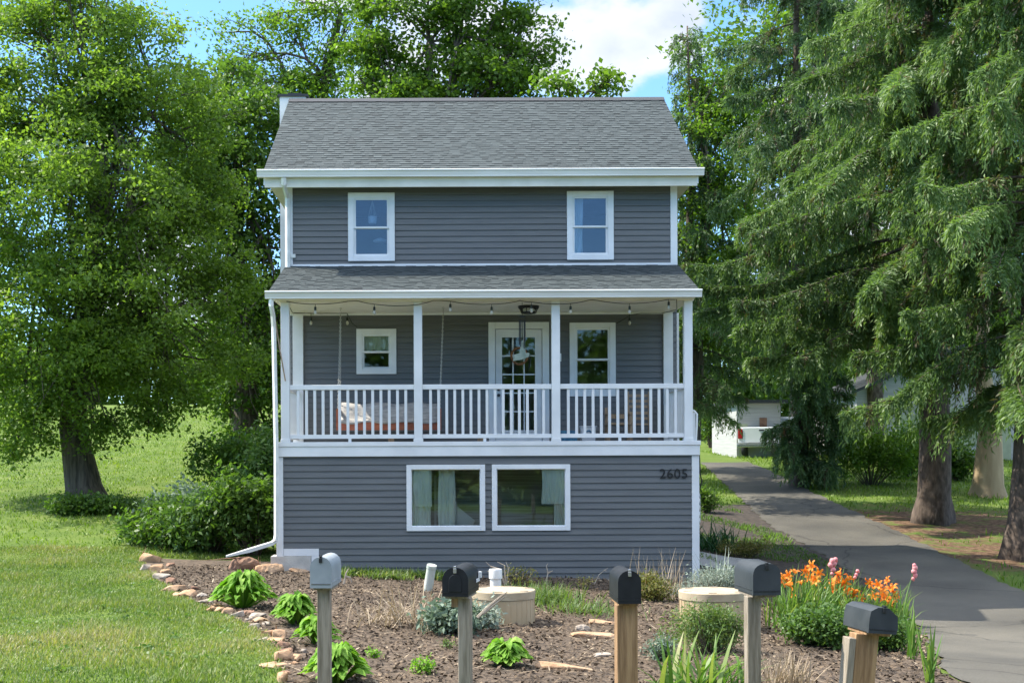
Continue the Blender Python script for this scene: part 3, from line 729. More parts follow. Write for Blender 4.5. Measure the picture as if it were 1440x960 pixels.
for i in (1, 2): x = gx0 + (gx1 - gx0) * i / 3; s.box(x - .011, .004, gz0, x + .011, .03, gz1)
for i in range(1, 5): z = gz0 + (gz1 - gz0) * i / 5; s.box(gx0, .0055, z - .011, gx1, .0285, z + .011)
s.build('glazing_bars', M['white'], dr_)
MB().box(gx0, .015, gz0, gx1, .019, gz1).build('pane', M['glass'], dr_)
h = MB(); hx, hz = xw(701.5), zw(556); h.lathe([(.024, 0), (.024, .02), (.012, .03), (.02, .045), (.03, .06), (.03, .075), (.01, .085)], 0, 0, 12)
ho = h.build('handle', M['black'], dr_, smooth=True); ho.rotation_euler = (R(90), 0, 0); ho.location = (hx, .0, hz)
h2 = MB(); h2.lathe([(.027, 0), (.027, .02), (.02, .03)], 0, 0, 12); ho = h2.build('lock', M['black'], dr_, smooth=True); ho.rotation_euler = (R(90), 0, 0); ho.location = (hx, .0, zw(548))
MB().box(xw(772.5) + .16, -.035, zw(509), xw(772.5) + .23, -.012, zw(497.5)).build('doorbell', M['white'], house, bevel=.006)

# downspouts
def spout(pts, wd=.075, dp=.055):
    a = MB(); a.tube(pts, wd * .62, 4); o = a.build('downspout', M['white_gutter'], house); return o
a = MB(); dx = xw(406.5)
a.tube([(dx - .02, -.47, 7.26), (dx - .02, -.45, 7.15), (dx + .0, -.10, 6.98), (dx + .0, -.075, 6.85), (dx, -.075, 5.66)], .048, 4); a.build('downspout', M['white_gutter'], house)
a = MB(); a.box(dx + .04, -.05, zw(362), dx + .14, -.01, zw(357)); a.build('downspout_strap', M['white_gutter'], house)
y = PY - .33
lp = [(382, 418, -2.2), (382, 430, -2.2), (384.5, 444, -2.08), (385.5, 460, -2.02), (389, 630, -2.02), (389.2, 752, -2.04), (388, 760, -2.05), (383, 764, -2.06), (350, 774, -2.3), (319, 782, -2.55)]
pts = [P(q[0], q[1], CAM_D + q[2]) for q in lp]
a = MB(); a.tube(pts, [.042]*6 + [.045, .045, .045, .02], 4); a.build('downspout', M['white_gutter'], house)
# white handrail of the side steps, cable and meter pipe by the right corner
a = MB(); hp = [(4.17, -1.75, zl(578)), (4.22, -1.75, zl(579)), (4.265, -1.75, zl(583)), (4.26, -1.75, zl(600)), (4.245, -1.75, FLOOR)]
a.tube(hp, .022, 8); a.box(4.16, -1.77, FLOOR, 4.232, -1.735, zl(581)); a.build('stair_rail', M['white'], house, smooth=True)
a = MB(); a.tube([(4.29, -1.7, zl(655)), (4.33, -1.7, zl(668)), (4.36, -1.7, zl(678)), (4.31, -1.7, zl(692)), (4.285, -1.7, zl(715)), (4.285, -1.7, zl(780))], .012, 6); a.build('cable', M['cord'], house, smooth=True)
a = MB(); a.tube([(4.31, -1.55, zl(690)), (4.33, -1.55, zl(700)), (4.33, -1.55, zl(735)), (4.31, -1.55, zl(745))], .03, 8); a.build('conduit', M['white'], house, smooth=True)
# house number 2605
fc = bpy.data.curves.new('house_number', 'FONT'); fc.body = '2605'; fc.size = .238; fc.extrude = .006; fc.space_character = 1.06
fo = bpy.data.objects.new('house_number', fc); COL.objects.link(fo); fo.parent = house; fc.materials.append(M['number'])
fo.location = (xl(926.5), PY - .032, zl(673.5)); fo.rotation_euler = (R(90), 0, 0)
dg = bpy.context.evaluated_depsgraph_get(); fm = bpy.data.meshes.new_from_object(fo.evaluated_get(dg)); fm.name = 'house_number'
fn = bpy.data.objects.new('number', fm); COL.objects.link(fn); fn.parent = house; fn.location = fo.location; fn.rotation_euler = fo.rotation_euler; bpy.data.objects.remove(fo); fn.name = 'house_number'

# ------------------------------------------------------------------ curtains and things seen through the glass
def curtain(x0, x1, z0, z1, y, folds, amp, lab, group=None, taper=0., hem=0., seed=0):
    rr = random.Random(seed); nu, nz = folds * 8, 10; v = []; f = []
    for j in range(nz + 1):
        t = j / nz
        for i in range(nu + 1):
            s = i / nu; x = x0 + (x1 - x0) * s * (1 - taper * (1 - t)) + (taper * (1 - t) * .0)
            ph = folds * 2 * math.pi * s + .6 * math.sin(t * 3 + s * 5 + seed)
            v.append((x + .01 * math.sin(9 * s + 5 * t + seed), y + amp * math.sin(ph) * (1.1 - .5 * t) + amp * .4 * math.sin(2.3 * ph + seed), z0 + (z1 - z0) * t + hem * math.sin(ph * .5) * (1 - t)))
    for j in range(nz):
        for i in range(nu): q = j * (nu + 1) + i; f.append((q, q + 1, q + nu + 2, q + nu + 1))
    me = bpy.data.meshes.new('curtain'); me.from_pydata(v, [], f); me.materials.append(M['curtain']); me.polygons.foreach_set('use_smooth', [True] * len(f))
    a = me.attributes.new('tint', 'FLOAT', 'FACE'); a.data.foreach_set('value', [rr.uniform(.3, .7)] * len(f))
    o = bpy.data.objects.new('curtain', me); COL.objects.link(o); return tag(o, lab, 'curtain', group)
curtain(xl(579), xl(606), zl(741), zl(656), PY + .09, 4, .03, 'long pale curtain down the side of the wide window left of the pair', seed=1)
curtain(xl(582), xl(603), zl(712), zl(656), PY + .05, 3, .012, 'short upper curtain tier over a long one in the wide window nearer the downspout', taper=-.25, seed=2)
curtain(xl(616), xl(640), zl(741), zl(656), PY + .20, 3, .02, 'plain cream curtain panel hanging in the middle of a wide low window', seed=3)
curtain(xl(780), xl(797), zl(741), zl(656), PY + .10, 4, .03, 'long pale curtain gathered at the edge of the wide window nearer the house number', seed=4)
curtain(xl(762), xl(796), zl(709), zl(656), PY + .055, 4, .015, 'short flared curtain tier in the wide window nearer the house number', taper=.12, seed=5)
curtain(xw(509), xw(551), zw(492), zw(468), .10, 6, .018, 'short gathered cafe curtain in the small porch window', seed=6, hem=.02)
curtain(xw(806), xw(822), zw(361), zw(278), .12, 3, .025, 'pale curtain drawn to one side of the bedroom window above the entrance', seed=7)
curtain(xw(804), xw(812), zw(550), zw(460), .14, 2, .02, 'narrow pale curtain edge inside the tall porch window', seed=8)
hp = empty('hanging_planter', (xw(524.5), .14, zw(312)), 'small white pot in a rope hanger inside the left upstairs window', 'hanging planter')
a = MB(); a.lathe([(.055, -.01), (.075, .0), (.085, .13), (.075, .13), (.07, .03)], 0, 0, 16); a.build('pot', M['whitebin'], hp, smooth=True)
a = MB(); [a.tube([(.085 * math.cos(k * 1.57 + .5), .085 * math.sin(k * 1.57 + .5), .12), (0, 0, .43)], .007, 5) for k in range(4)]; a.build('rope_hanger', M['rope'], hp)
a = MB(); a.lathe([(.03, .04), (.13, .0), (.145, -.02), (.13, -.045), (.02, -.055)], 0, 0, 24)
lf = a.build('ceiling_dome', M['whitebin'], None, smooth=True); lf.location = (xw(534), .5, zw(331)); tag(lf, 'white bowl shaped lamp shade inside the left upstairs window', 'lamp shade')
# slatted chair back and folded blinds behind the left lower window
ck = empty('ironing_chair', (xl(634), PY + .62, .1)); ck.name = 'slatted_chair'; tag(ck, 'white slatted chair standing inside the wide window with three curtains', 'chair')
a = MB()
for k in range(12): z = 1.0 + k * .052; a.box(-.28 + k * .006, -.012, z, .18 - k * .022, .012, z + .026)
a.build('backrest', M['whitebin'], ck)
a = MB(); a.box(-.3, -.02, -.05, -.26, .02, 1.7); a.box(.17, -.02, -.05, .21, .02, 1.0); a.build('frame', M['whitebin'], ck)
a = MB(); a.prism([(-.2, .72), (.1, 1.16), (.42, .9), (.34, .72)], 1, -.16, -.13); o = a.build('folded_paper', M['whitebin']); o.location = (xl(634), PY + .62, .1); tag(o, 'pale folded sheet leaning against the slatted chair indoors', 'sheet')

# ------------------------------------------------------------------ on the porch
sw = empty('porch_swing', (0, -1.0, 0), 'reddish wooden bench swing hung by chains from the porch ceiling', 'porch swing')
sx0, sx1 = -2.05, -.18; sz = zl(590) - .02
a = MB(); [a.box(sx0 + .04, -.24 + k * .085, sz - .02, sx1 - .04, -.165 + k * .085, sz) for k in range(6)]; a.box(sx0, -.27, sz - .14, sx1, -.24, sz); a.build('seat', M['swingwood'], sw)
a = MB(); [a.box(sx0 + .06, .27 + k * .012, sz + .1 + k * .085, sx1 - .06, .29 + k * .012, sz + .165 + k * .085) for k in range(3)]; a.box(sx0 + .05, .26, sz - .1, sx0 + .09, .3, sz + .33); a.box(sx1 - .09, .26, sz - .1, sx1 - .05, .3, sz + .33); a.build('backrest', M['swingwood'], sw)
for x in (sx0, sx1 - .05):
    a = MB(); a.box(x, -.25, sz + .2, x + .05, .28, sz + .24); a.box(x, -.25, sz - .1, x + .05, -.2, sz + .2); a.build('armrest', M['swingwood'], sw)
def chain(p, q, name, par, m, r=.011, link=.034):
    p, q = Vector(p), Vector(q); L = (q - p).length; n = int(L / link); v = MB()
    for i in range(n):
        c = p.lerp(q, (i + .5) / n); d = (q - p).normalized(); u = Vector((1, 0, 0)) if i % 2 else Vector((0, 1, 0)); h = link * .62
        pts = [c - d * h + u * 0, c - d * h * .5 + u * r, c + d * h * .5 + u * r, c + d * h, c + d * h * .5 - u * r, c - d * h * .5 - u * r, c - d * h]
        v.tube(pts, .0042, 4, False)
    return v.build(name, m, par)
for (px, x) in ((473.5, sx0 + .03), (624, sx1 - .03)):
    chain((x, -.2, sz + .22), (xl(px) * 1.0, 0.02, 4.815), 'chain', sw, M['chain']); chain((x, .26, sz + .22), (xl(px), 0.02, 4.815), 'chain', sw, M['chain'])
bl_ = MB(); prof = [(.34, sz + .30), (.28, sz + .36), (.2, sz + .28), (.12, sz + .14), (.05, sz + .06), (-.22, sz + .035), (-.285, sz + .03), (-.292, sz - .015)]
nu = 26; vv = []
for j, (yy, zz) in enumerate(prof):
    for i in range(nu + 1):
        s = i / nu; vv.append((sx0 + .05 + (sx1 - sx0 - .1) * s, -1.0 + yy + .02 * math.sin(s * 23 + j), zz + .018 * math.sin(s * 17 + j * 1.3)))
bl_.v = vv; bl_.f = [(j*(nu+1)+i, j*(nu+1)+i+1, (j+1)*(nu+1)+i+1, (j+1)*(nu+1)+i) for j in range(len(prof)-1) for i in range(nu)]
o = bl_.build('blanket', M['blanket'], None, smooth='all'); md = o.modifiers.new('thick', 'SOLIDIFY'); md.thickness = .015
tag(o, 'grey and cream blanket draped over the wooden porch swing', 'blanket')
# string lights
st = empty('string_lights', (0, 0, 0), 'dark cord with drop bulbs strung along the porch ceiling and wall', 'string lights')
path_px = [(404, 424, 22.0), (444, 428, 22.0), (500, 422, 22.0), (527, 428, 22.0), (585, 429, 22.0), (615, 421, 22.0), (634, 424, 22.0), (692, 428, 22.0), (732, 423, 22.0), (748, 425, 22.0), (803, 427, 22.0), (833, 421, 22.0), (886, 427, 22.0), (941, 421, 22.0), (952, 419, 22.0)]
cps = [P(*q) for q in path_px]; pts = []
for i in range(len(cps) - 1):
    for k in range(6):
        t = k / 6; p = cps[i].lerp(cps[i+1], t); p.z -= .03 * 4 * t * (1 - t) * (cps[i+1] - cps[i]).length; p.z = min(p.z, 4.81); pts.append(p)
a = MB(); a.tube(pts + [cps[-1]], .0065, 5); a.build('cord', M['cord'], st)
a = MB(); pr = [P(952, 419, 22.0), P(952.5, 435, 22.02), P(951, 436, 22.4), P(930, 441, 23.8), P(902, 441, 23.9), P(888, 443, 23.9), P(868, 455, 23.93)]; a.tube(pr, .0065, 5); a.build('cord', M['cord'], st)
a = MB(); pl = [P(404, 424, 22.0), P(412, 440, 23.0), P(440, 441, 23.9), P(489, 441, 23.9), P(496, 455, 23.93), P(503, 460, 23.93)]; a.tube(pl, .0065, 5); a.build('cord', M['cord'], st)
def bulb(p, drop):
    b = empty('bulb_holder', p); b.parent = st; r = drop
    a = MB(); a.tube([(0, 0, 0), (.0, 0, -r + .05)], .005, 5); a.lathe([(.008, -r + .06), (.02, -r + .05), (.021, -r - .005), (.012, -r - .008)], 0, 0, 10); a.build('socket', M['cord'], b)
    a = MB(); a.lathe([(.012, -r - .008), (.024, -r - .03), (.028, -r - .05), (.02, -r - .075), (.005, -r - .085)], 0, 0, 10); a.build('bulb', M['bulb'], b, smooth=True)
for (px, py, D) in [(444, 428, 22.0), (527, 428, 22.0), (634, 424, 22.0), (692, 428, 22.0), (748, 425, 22.), (803, 427, 22.0), (886, 427, 22.0), (941, 421, 22.0)]: bulb(P(px, py, D), .10)
for (px, py, D) in [(438, 441, 23.8), (489, 441, 23.8), (886, 441, 23.85)]: bulb(P(px, py, D), .13)
# ceiling lamp, wind chime, wreath
p = P(744, 437, 22.9); cl_ = empty('ceiling_lamp', (p.x, p.y, 4.812), 'black wire ring lamp fixed to the porch ceiling before the door', 'ceiling lamp')
a = MB(); a.lathe([(.05, 0), (.06, -.02), (.01, -.03)], 0, 0, 16); [a.tube([(.175 * math.cos(k), .175 * math.sin(k), -.01), (.125 * math.cos(k), .125 * math.sin(k), -.12)], .009, 5) for k in [i * math.pi / 5 for i in range(10)]]
for (r, z) in ((.178, -.012), (.172, -.035), (.125, -.12)):
    a.tube([(r * math.cos(k * math.pi / 12), r * math.sin(k * math.pi / 12), z) for k in range(25)], .014, 5, False)
a.build('cage', M['black'], cl_)
a = MB(); a.lathe([(.06, -.03), (.10, -.05), (.10, -.09), (.05, -.115)], 0, 0, 18); a.build('glass_shade', M['whitebin'], cl_, smooth=True)
wc = empty('wind_chime', P(735, 440, 22.3), 'wind chime of dark tubes with a pale green metal sail, hanging before the door', 'wind chime')
z0 = wc.location.z; sc_ = 22.3 / F
a = MB(); a.tube([(0, 0, 4.81 - z0), (0, 0, -.06)], .004, 5); a.lathe([(.004, -.05), (.06, -.06), (.06, -.075), (.01, -.08)], 0, 0, 14); a.build('top_plate', M['black'], wc)
for k in range(5):
    an = k * 1.257 + .3; x, y = .052 * math.cos(an), .052 * math.sin(an); l = .36 + .035 * k
    a = MB(); a.tube([(x, y, -.07), (x, y, -.13)], .002, 4); a.tube([(x, y, -.13), (x, y, -.13 - l)], .009, 8); a.build('tube', M['black'], wc)
a = MB()
a.prism([(-.045, -.70), (-.15, -.73), (-.165, -.84), (-.02, -.82), (.12, -.765), (.125, -.70), (.06, -.70), (.05, -.60), (.03, -.52), (.0, -.47), (-.03, -.55)], 1, -.012, .012); a.build('sail', M['verdigris'], wc, bevel=.005)
wr = empty('wreath', (xw(731), -.03, zw(501)), 'brown twig wreath on the glazed front door', 'wreath')
rr = random.Random(5); a = MB()
for s in range(26):
    ph = rr.random() * 6.28; pts = []
    for k in range(15):
        an = ph + k * .38; r = .155 + rr.uniform(-.018, .018); pts.append((r * math.cos(an), -.02 + rr.uniform(-.025, .02), r * math.sin(an)))
    a.tube(pts, .0065, 5)
a.build('ring', M['wreath'], wr)
a = MB(); a.tube([(.13, -.04, .1), (.19, -.05, .02), (.2, -.05, -.12), (.17, -.05, -.26)], .012, 5); a.build('sprig', M['cord'], wr)
# things standing on the porch
o = MB().box(-.15, -.1, 0, .15, .1, .2).build('storage_box', M['bluebox'], None, bevel=.012); o.location = (xl(807), -.9, FLOOR); tag(o, 'blue box on the porch floor behind the railing', 'box')
bn = empty('recycling_bin', (xl(837), -.75, FLOOR), 'white bin with a dark swirl mark on the porch floor', 'bin')
a = MB(); a.prism([(-.12, 0), (.12, 0), (.14, .27), (-.14, .27)], 1, -.1, .1); a.build('bin_body', M['whitebin'], bn, bevel=.01)
a = MB(); a.box(-.15, -.115, .268, .15, .115, .285); a.build('rim', M['whitebin'], bn)
a = MB(); a.tube([(.055 * math.cos(t * .32 + .4), -.104, .14 + .055 * math.sin(t * .32 + .4)) for t in range(15)], .014, 5); a.tube([(.0, -.104, .135), (.03, -.104, .12), (.05, -.104, .1)], .012, 5); a.build('swirl_mark', M['bluebox'], bn)
sh = empty('wooden_shelf', (xl(915), -.45, FLOOR), 'weathered slatted wooden shelf against the porch wall by the corner', 'shelf')
for x in (-.22, .18): MB().box(x, -.02, 0, x + .05, .03, .92).build('upright', M['pinewood'], sh)
for z in (.62, .72, .82, .5, .4): MB().box(-.17, -.015, z, .18, .01, z + .05).build('slat', M['pinewood'], sh)
MB().box(-.17, -.25, .3, .18, .01, .33).build('shelf_board', M['pinewood'], sh)
chp = empty('low_chair', (xl(881), -.9, FLOOR), 'small pale wooden chair on the porch beside the slatted shelf', 'chair')
for (x, y) in ((-.2, -.18), (.2, -.18)): MB().box(x - .025, y, 0, x + .025, y + .04, .48).build('leg', M['pinewood'], chp)
for (x, y) in ((-.2, .2), (.2, .2)): MB().box(x - .025, y, 0, x + .025, y + .04, .62).build('leg', M['pinewood'], chp)
MB().box(-.23, -.2, .30, .23, .24, .335).build('seat', M['pinewood'], chp); MB().box(-.175, .205, .42, .175, .235, .5).build('backrest', M['pinewood'], chp)
MB().box(-.23, -.2, .482, -.17, .24, .505).build('armrest', M['pinewood'], chp); MB().box(.17, -.2, .482, .23, .24, .505).build('armrest', M['pinewood'], chp)
for (px, lab) in ((549, 'small tan block on the porch floor under the swing'), (676, 'small tan block on the porch floor left of the door')):
    o = MB().box(-.05, -.04, 0, .05, .04, .07).build('wood_block', M['pinewood'], None, bevel=.006); o.location = (xl(px), PY + .35, FLOOR); tag(o, lab, 'block')
# pole leaning between the left post and the downspout
pp = MB(); pp.tube([P(386, 440, 21.98), P(394, 490, 21.98), P(402, 536, 21.98)], .011, 6); po = pp.build('pole', M['pinewood'], None); tag(po, 'slim wooden pole hooked beside the left porch post', 'pole')

# ------------------------------------------------------------------ mailboxes
def arch(w, h, r=None, n=10):
    r = min(w / 2, h * .62) if r is None else r
    ry = w / 2 if r >= w / 2 else r
    pts = [(-w / 2, 0), (w / 2, 0)]
    if r >= w / 2:
        pts += [(w / 2 * math.cos(t), h - w / 2 + w / 2 * math.sin(t)) for t in [math.pi * k / n for k in range(n + 1)]]
    else:
        k2 = n // 2
        pts += [(w/2 - r + r * math.cos(t), h - r + r * math.sin(t)) for t in [math.pi / 2 * k / k2 for k in range(k2 + 1)]]
        pts += [(-w/2 + r + r * math.cos(t), h - r + r * math.sin(t)) for t in [math.pi / 2 + math.pi / 2 * k / k2 for k in range(k2 + 1)]]
    return pts
def mailbox(px, pybot, D, w, h, yaw, m, pm, pw, lab, r=None, lean=0., panel=False, flag=None, latch='black', prof=None, post_dx=0., pd=None, L=.46):
    b = P(px, pybot, D); gz = T(b.x, b.y)
    t = empty('mailbox', (b.x, b.y, gz), lab, 'mailbox', 'mailboxes on posts along the road'); t.rotation_euler = (0, R(lean), R(yaw))
    z0 = b.z - gz
    pr = prof or arch(w, h, r)
    up = [(x, z + z0) for (x, z) in pr]
    MB().prism(up, 1, .012, L).build('box', m, t, smooth=True, bevel=.004)
    inn = [(x * 1.035, z0 - .004 + (z - z0) * 1.03) for (x, z) in up]
    dm = MB().prism(inn, 1, -.006, .022).build('door', m, t, smooth=True, bevel=.005)
    if panel:
        pp = [(x * .52, z0 + .03 + (z - z0) * .62) for (x, z) in up]; MB().prism(pp, 1, -.013, -.0065).build('door_panel', m, dm, bevel=.004)
    MB().box(-.012, -.018, z0 + h - .040, .012, -.0065, z0 + h - .004).box(-.009, -.018, z0 + h - .003, .009, .02, z0 + h + .012).build('latch', M[latch], dm, bevel=.003)
    MB().box(-w/2 + .006, -.010, z0 + .022, w/2 - .006, -.0065, z0 + .027).build('hinge_seam', M['black'] if m is not M['box_grey'] else M['brass'], dm)
    if not prof: MB().box(-w/2 - .004, .03, z0 + .03, -w/2 + .001, L - .03, z0 + .036).box(w/2 - .001, .03, z0 + .03, w/2 + .004, L - .03, z0 + .036).build('rib', m, t)
    if flag: 
        a = MB(); s = flag; x = s * (w / 2 + .006); a.box(min(x, x + s*.006), .30, z0 + .07, max(x, x + s*.006), .44, z0 + .095); a.box(min(x, x + s * .02), .40, z0 + .0955, max(x, x + s * .02), .44, z0 + .14); a.build('flag', M['whitebin'], t)
    MB().box(-w/2 + .01, .05, z0 - .024, w/2 - .01, L - .06, z0 - .005).build('mounting_board', pm, t)
    pd = pd or pw
    MB().box(post_dx - pw/2, .10, -.5, post_dx + pw/2, .10 + pd, z0 - .025).build('post', pm, t, bevel=.006)
    return t
mailbox(452, 826, 9.4, .155, .222, -4, M['box_grey'], M['post_grey'], .095, 'pale grey mailbox on a weathered post, the only light coloured one', flag=None)
t = mailbox(641, 838, 9.2, .185, .205, -11, M['box_black'], M['post_grey'], .092, 'black mailbox with a raised door panel and bright latch, before the dry stalks', panel=True, latch='chrome', post_dx=.045, flag=1)
MB().box(-.05, .1, 1.00, -.002, .19, 1.07).build('bracket', M['post_brown'], t)
mailbox(886, 848, 9.2, .162, .232, 1, M['box_black'], M['post_brown'], .150, 'black round topped mailbox on a thick brown post, before the flat stones', latch='chrome')
mailbox(1079, 836, 9.3, .200, .222, 4.5, M['box_dark'], M['post_grey'], .10, 'charcoal mailbox on a straight grey post, beside the orange lilies', r=.078, post_dx=-.06)
t = mailbox(1224, 890, 9.0, .200, .185, 7, M['box_dark'], M['post_brown'], .17, 'dented angular black mailbox on a leaning split post', lean=5.5, prof=[(-.1, 0), (.1, .004), (.108, .05), (.1, .125), (.035, .178), (-.045, .178), (-.092, .15), (-.1, .10)], post_dx=-.055, pd=.12, L=.42)
a = MB(); a.box(-.192, .09, -.5, -.142, .21, .87); a.build('post', M['post_grey'], t, bevel=.005)
s = MB().box(-.02, -.04, -.4, .025, .05, .72).build('stake', M['post_grey'], None, bevel=.005); b = P(1213, 960, 9.3); s.location = (b.x, b.y, T(b.x, b.y)); s.rotation_euler = (0, R(4), 0); tag(s, 'grey wooden stake behind the leaning mailbox post', 'stake')
b = G(508, 953); s = MB().box(-.05, -.05, -.3, .05, .05, .09).build('stake', M['post_grey'], None, bevel=.006); s.location = b; tag(s, 'short cut wooden stake stub beside the nearest hosta', 'stake')

# ------------------------------------------------------------------ septic risers, vent pipes
def riser(pxc, pyb, wpx, hpx, lab):
    g = G(pxc, pyb - 3); D = g.y + CAM_D + wpx / F * (g.y + CAM_D) * .5; s = D / F; r = wpx * s / 2; h = hpx * s
    g = Vector(((pxc - VX) * s, D - CAM_D, T((pxc - VX) * s, D - CAM_D)))
    t = empty('septic_riser', g, lab, 'septic riser', 'round tan risers in the bed')
    a = MB(); a.lathe([(r * .975, -.3), (r * .975, h - .105)], 0, 0, 48)
    for k in range(32):
        an = k / 32 * 2 * math.pi; c, q = math.cos(an), math.sin(an); a.box(c*r*.971 - .006, q*r*.971 - .006, -.25, c*r*.971 + .006, q*r*.971 + .006, h - .11)
    a.build('riser_body', M['riser'], t, smooth=True)
    l = MB().lathe([(r * 1.0, h - .10), (r * 1.005, h - .01), (r * .985, h), (r * .6, h + .006), (.0, h + .012)], 0, 0, 48).build('lid', M['lid'], t, smooth=True)
    for k in range(6):
        an = k * 1.047 + .3; a = MB(); x, y = r * .84 * math.cos(an), r * .84 * math.sin(an); a.box(x - .05, y - .02, h - .0, x + .05, y + .02, h + .009); a.build('lid_recess', M['stone_grey'], l)
    return t, D
rs1, D1 = riser(707, 884, 90, 46, 'round tan riser with a flat lid beside the white upright pipe')
rs2, D2 = riser(1002, 893, 96, 53, 'round tan riser with a flat lid behind the feathery shrub')
def pipe(base, top, r, m, lab, cap=False):
    d = (top - base).normalized(); a = MB()
    if cap: a.tube([base - d * .2, top - d * .13, top - d * .125, top - d * .015, top], [r, r, r * 1.18, r * 1.18, r * 1.1], 16)
    else:
        a.tube([base - d * .2, top - d * .06, top - d * .055, top - d * .005], [r, r, r * 1.08, r * 1.08], 16)
    tag(a.build('vent_pipe', m, None, smooth=True), lab, 'vent pipe')
D = D1 + .75
pipe(Vector((P(698, 840, D).x, D - CAM_D, T(P(698, 840, D).x, D - CAM_D))), P(697.5, 800, D), .075, M['pvc'], 'white upright vent pipe with a collar behind the tan riser', True)
g = G(602, 832); pipe(g, P(608, 794, g.y + CAM_D - .1), .072, M['pvc_green'], 'greenish leaning vent pipe among the weeds at the wall')

# ------------------------------------------------------------------ stones
def rock(name, loc, size, m, rot=0., seed=0, n=22, smooth=False, sub=0):
    rr = random.Random(seed); bm = bmesh.new()
    for _ in range(n):
        v = Vector((rr.gauss(0, 1), rr.gauss(0, 1), rr.gauss(0, 1))).normalized(); k = max(abs(v.x), abs(v.y), abs(v.z)); v = v / (k ** .75)
        bm.verts.new((v.x * size[0], v.y * size[1], v.z * size[2]))
    r = bmesh.ops.convex_hull(bm, input=bm.verts)
    bmesh.ops.delete(bm, geom=[e for e in set(r['geom_interior']) | set(r['geom_unused']) if isinstance(e, bmesh.types.BMVert)], context='VERTS')
    bmesh.ops.bevel(bm, geom=list(bm.edges), offset=min(size) * .12, segments=1, affect='EDGES')
    if sub:
        bmesh.ops.triangulate(bm, faces=bm.faces); bmesh.ops.subdivide_edges(bm, edges=bm.edges, cuts=sub, use_grid_fill=True)
        for v in bm.verts: v.co += v.co.normalized() * .06 * min(size) * 2 * mnoise.noise(v.co * (2.2 / max(size)) * 2 + Vector((seed, 0, 0)))
    me = bpy.data.meshes.new(name); bm.to_mesh(me); bm.free(); me.materials.append(m)
    o = bpy.data.objects.new(name, me); COL.objects.link(o); o.location = loc; o.rotation_euler = (rr.uniform(-.15, .15), rr.uniform(-.15, .15), rot); return o
edge_px = [(212, 787, 26, 13, 'o'), (205, 800, 15, 9, 'g'), (222, 801, 16, 10, 'o'), (233, 806, 14, 8, 'b'), (240, 795, 12, 5, 'd'), (228, 812, 22, 8, 'g'), (241, 818, 18, 8, 'd'), (246, 829, 26, 9, 'o'), (265, 837, 24, 9, 'o'), (250, 837, 14, 6, 'b'), (283, 838, 16, 6, 'g'), (290, 846, 18, 6, 'g'),
           (304, 852, 18, 6, 'b'), (299, 857, 16, 7, 'o'), (309, 858, 13, 6, 'b'), (320, 860, 15, 8, 'o'), (333, 864, 24, 9, 'g'), (347, 862, 20, 7, 'd'), (362, 867, 28, 7, 'g'), (366, 874, 20, 8, 'b'), (358, 881, 18, 6, 'g'), (376, 879, 14, 6, 'g'), (378, 891, 19, 11, 'o'), (394, 893, 18, 10, 'o'), (388, 902, 22, 7, 'b'), (398, 908, 20, 9, 'd'), (404, 917, 20, 7, 'd'),
           (399, 925, 24, 14, 'o'), (418, 927, 19, 9, 'o'), (379, 936, 24, 7, 'b'), (396, 938, 20, 7, 'o'), (415, 934, 12, 5, 'b'), (428, 917, 10, 6, 'g'), (398, 955, 18, 14, 'o'), (402, 947, 14, 6, 'd'), (371, 900, 12, 5, 'g'), (352, 872, 12, 5, 'g'), (275, 828, 12, 5, 'd')]
words = dict(o='orange brown', g='greyish', b='pale brown', d='dark')
em = dict(o=M['stone'], g=M['stone_grey'], b=M['stone'], d=M['stone_dark'])
for i, (px, py, wpx, hpx, k) in enumerate(edge_px):
    g = G(px, py + hpx * .3); s = (g.y + CAM_D) / F; w = wpx * s * .60; h = hpx * s * .72
    o = rock('edging_stone', g + Vector((0, 0, h * .5)), (w, w * (.7 + .3 * (i % 3) / 2), h), em[k], i * 1.3, 100 + i, 18)
    tag(o, f'{words[k]} rough stone in the curved lawn edging', 'stone', 'stones edging the lawn')
def bigrock(px, py, wpx, hpx, m, lab, seed, depth=.7, name='rock', sub=3):
    g = G(px, py); s = (g.y + CAM_D) / F; o = rock(name, g + Vector((0, .12, hpx * s * .22)), (wpx * s * .52, wpx * s * .5 * depth, hpx * s * .95), m, 0., seed, 26, sub=sub)
    return tag(o, lab, 'rock')
bigrock(342, 803, 46, 17, M['stone_dark'], 'large reddish boulder beside the concrete block', 31, .6, 'boulder')
bigrock(378, 806, 40, 11, M['stone'], 'low ochre rock touching the large reddish boulder', 35, .5)
bigrock(836, 900, 62, 9, M['stone'], 'long flat tan rock lying left of the thick brown post', 41, .4)
bigrock(796, 946, 82, 8, M['stone'], 'long thin slab of tan rock near the front of the bed', 43, .25)
bigrock(822, 889, 22, 8, M['stone_grey'], 'small pale rock behind the long flat tan rock', 44, .7)
bigrock(850, 880, 40, 5, M['stone'], 'flat pale rock slab deep in the bed', 48, .5)
bigrock(420, 806, 30, 5, M['stone'], 'flat orange rock in front of the concrete block', 51, .5)
bigrock(845, 926, 40, 5, M['stone_grey'], 'flat grey rock between the two long tan rocks', 52, .5)

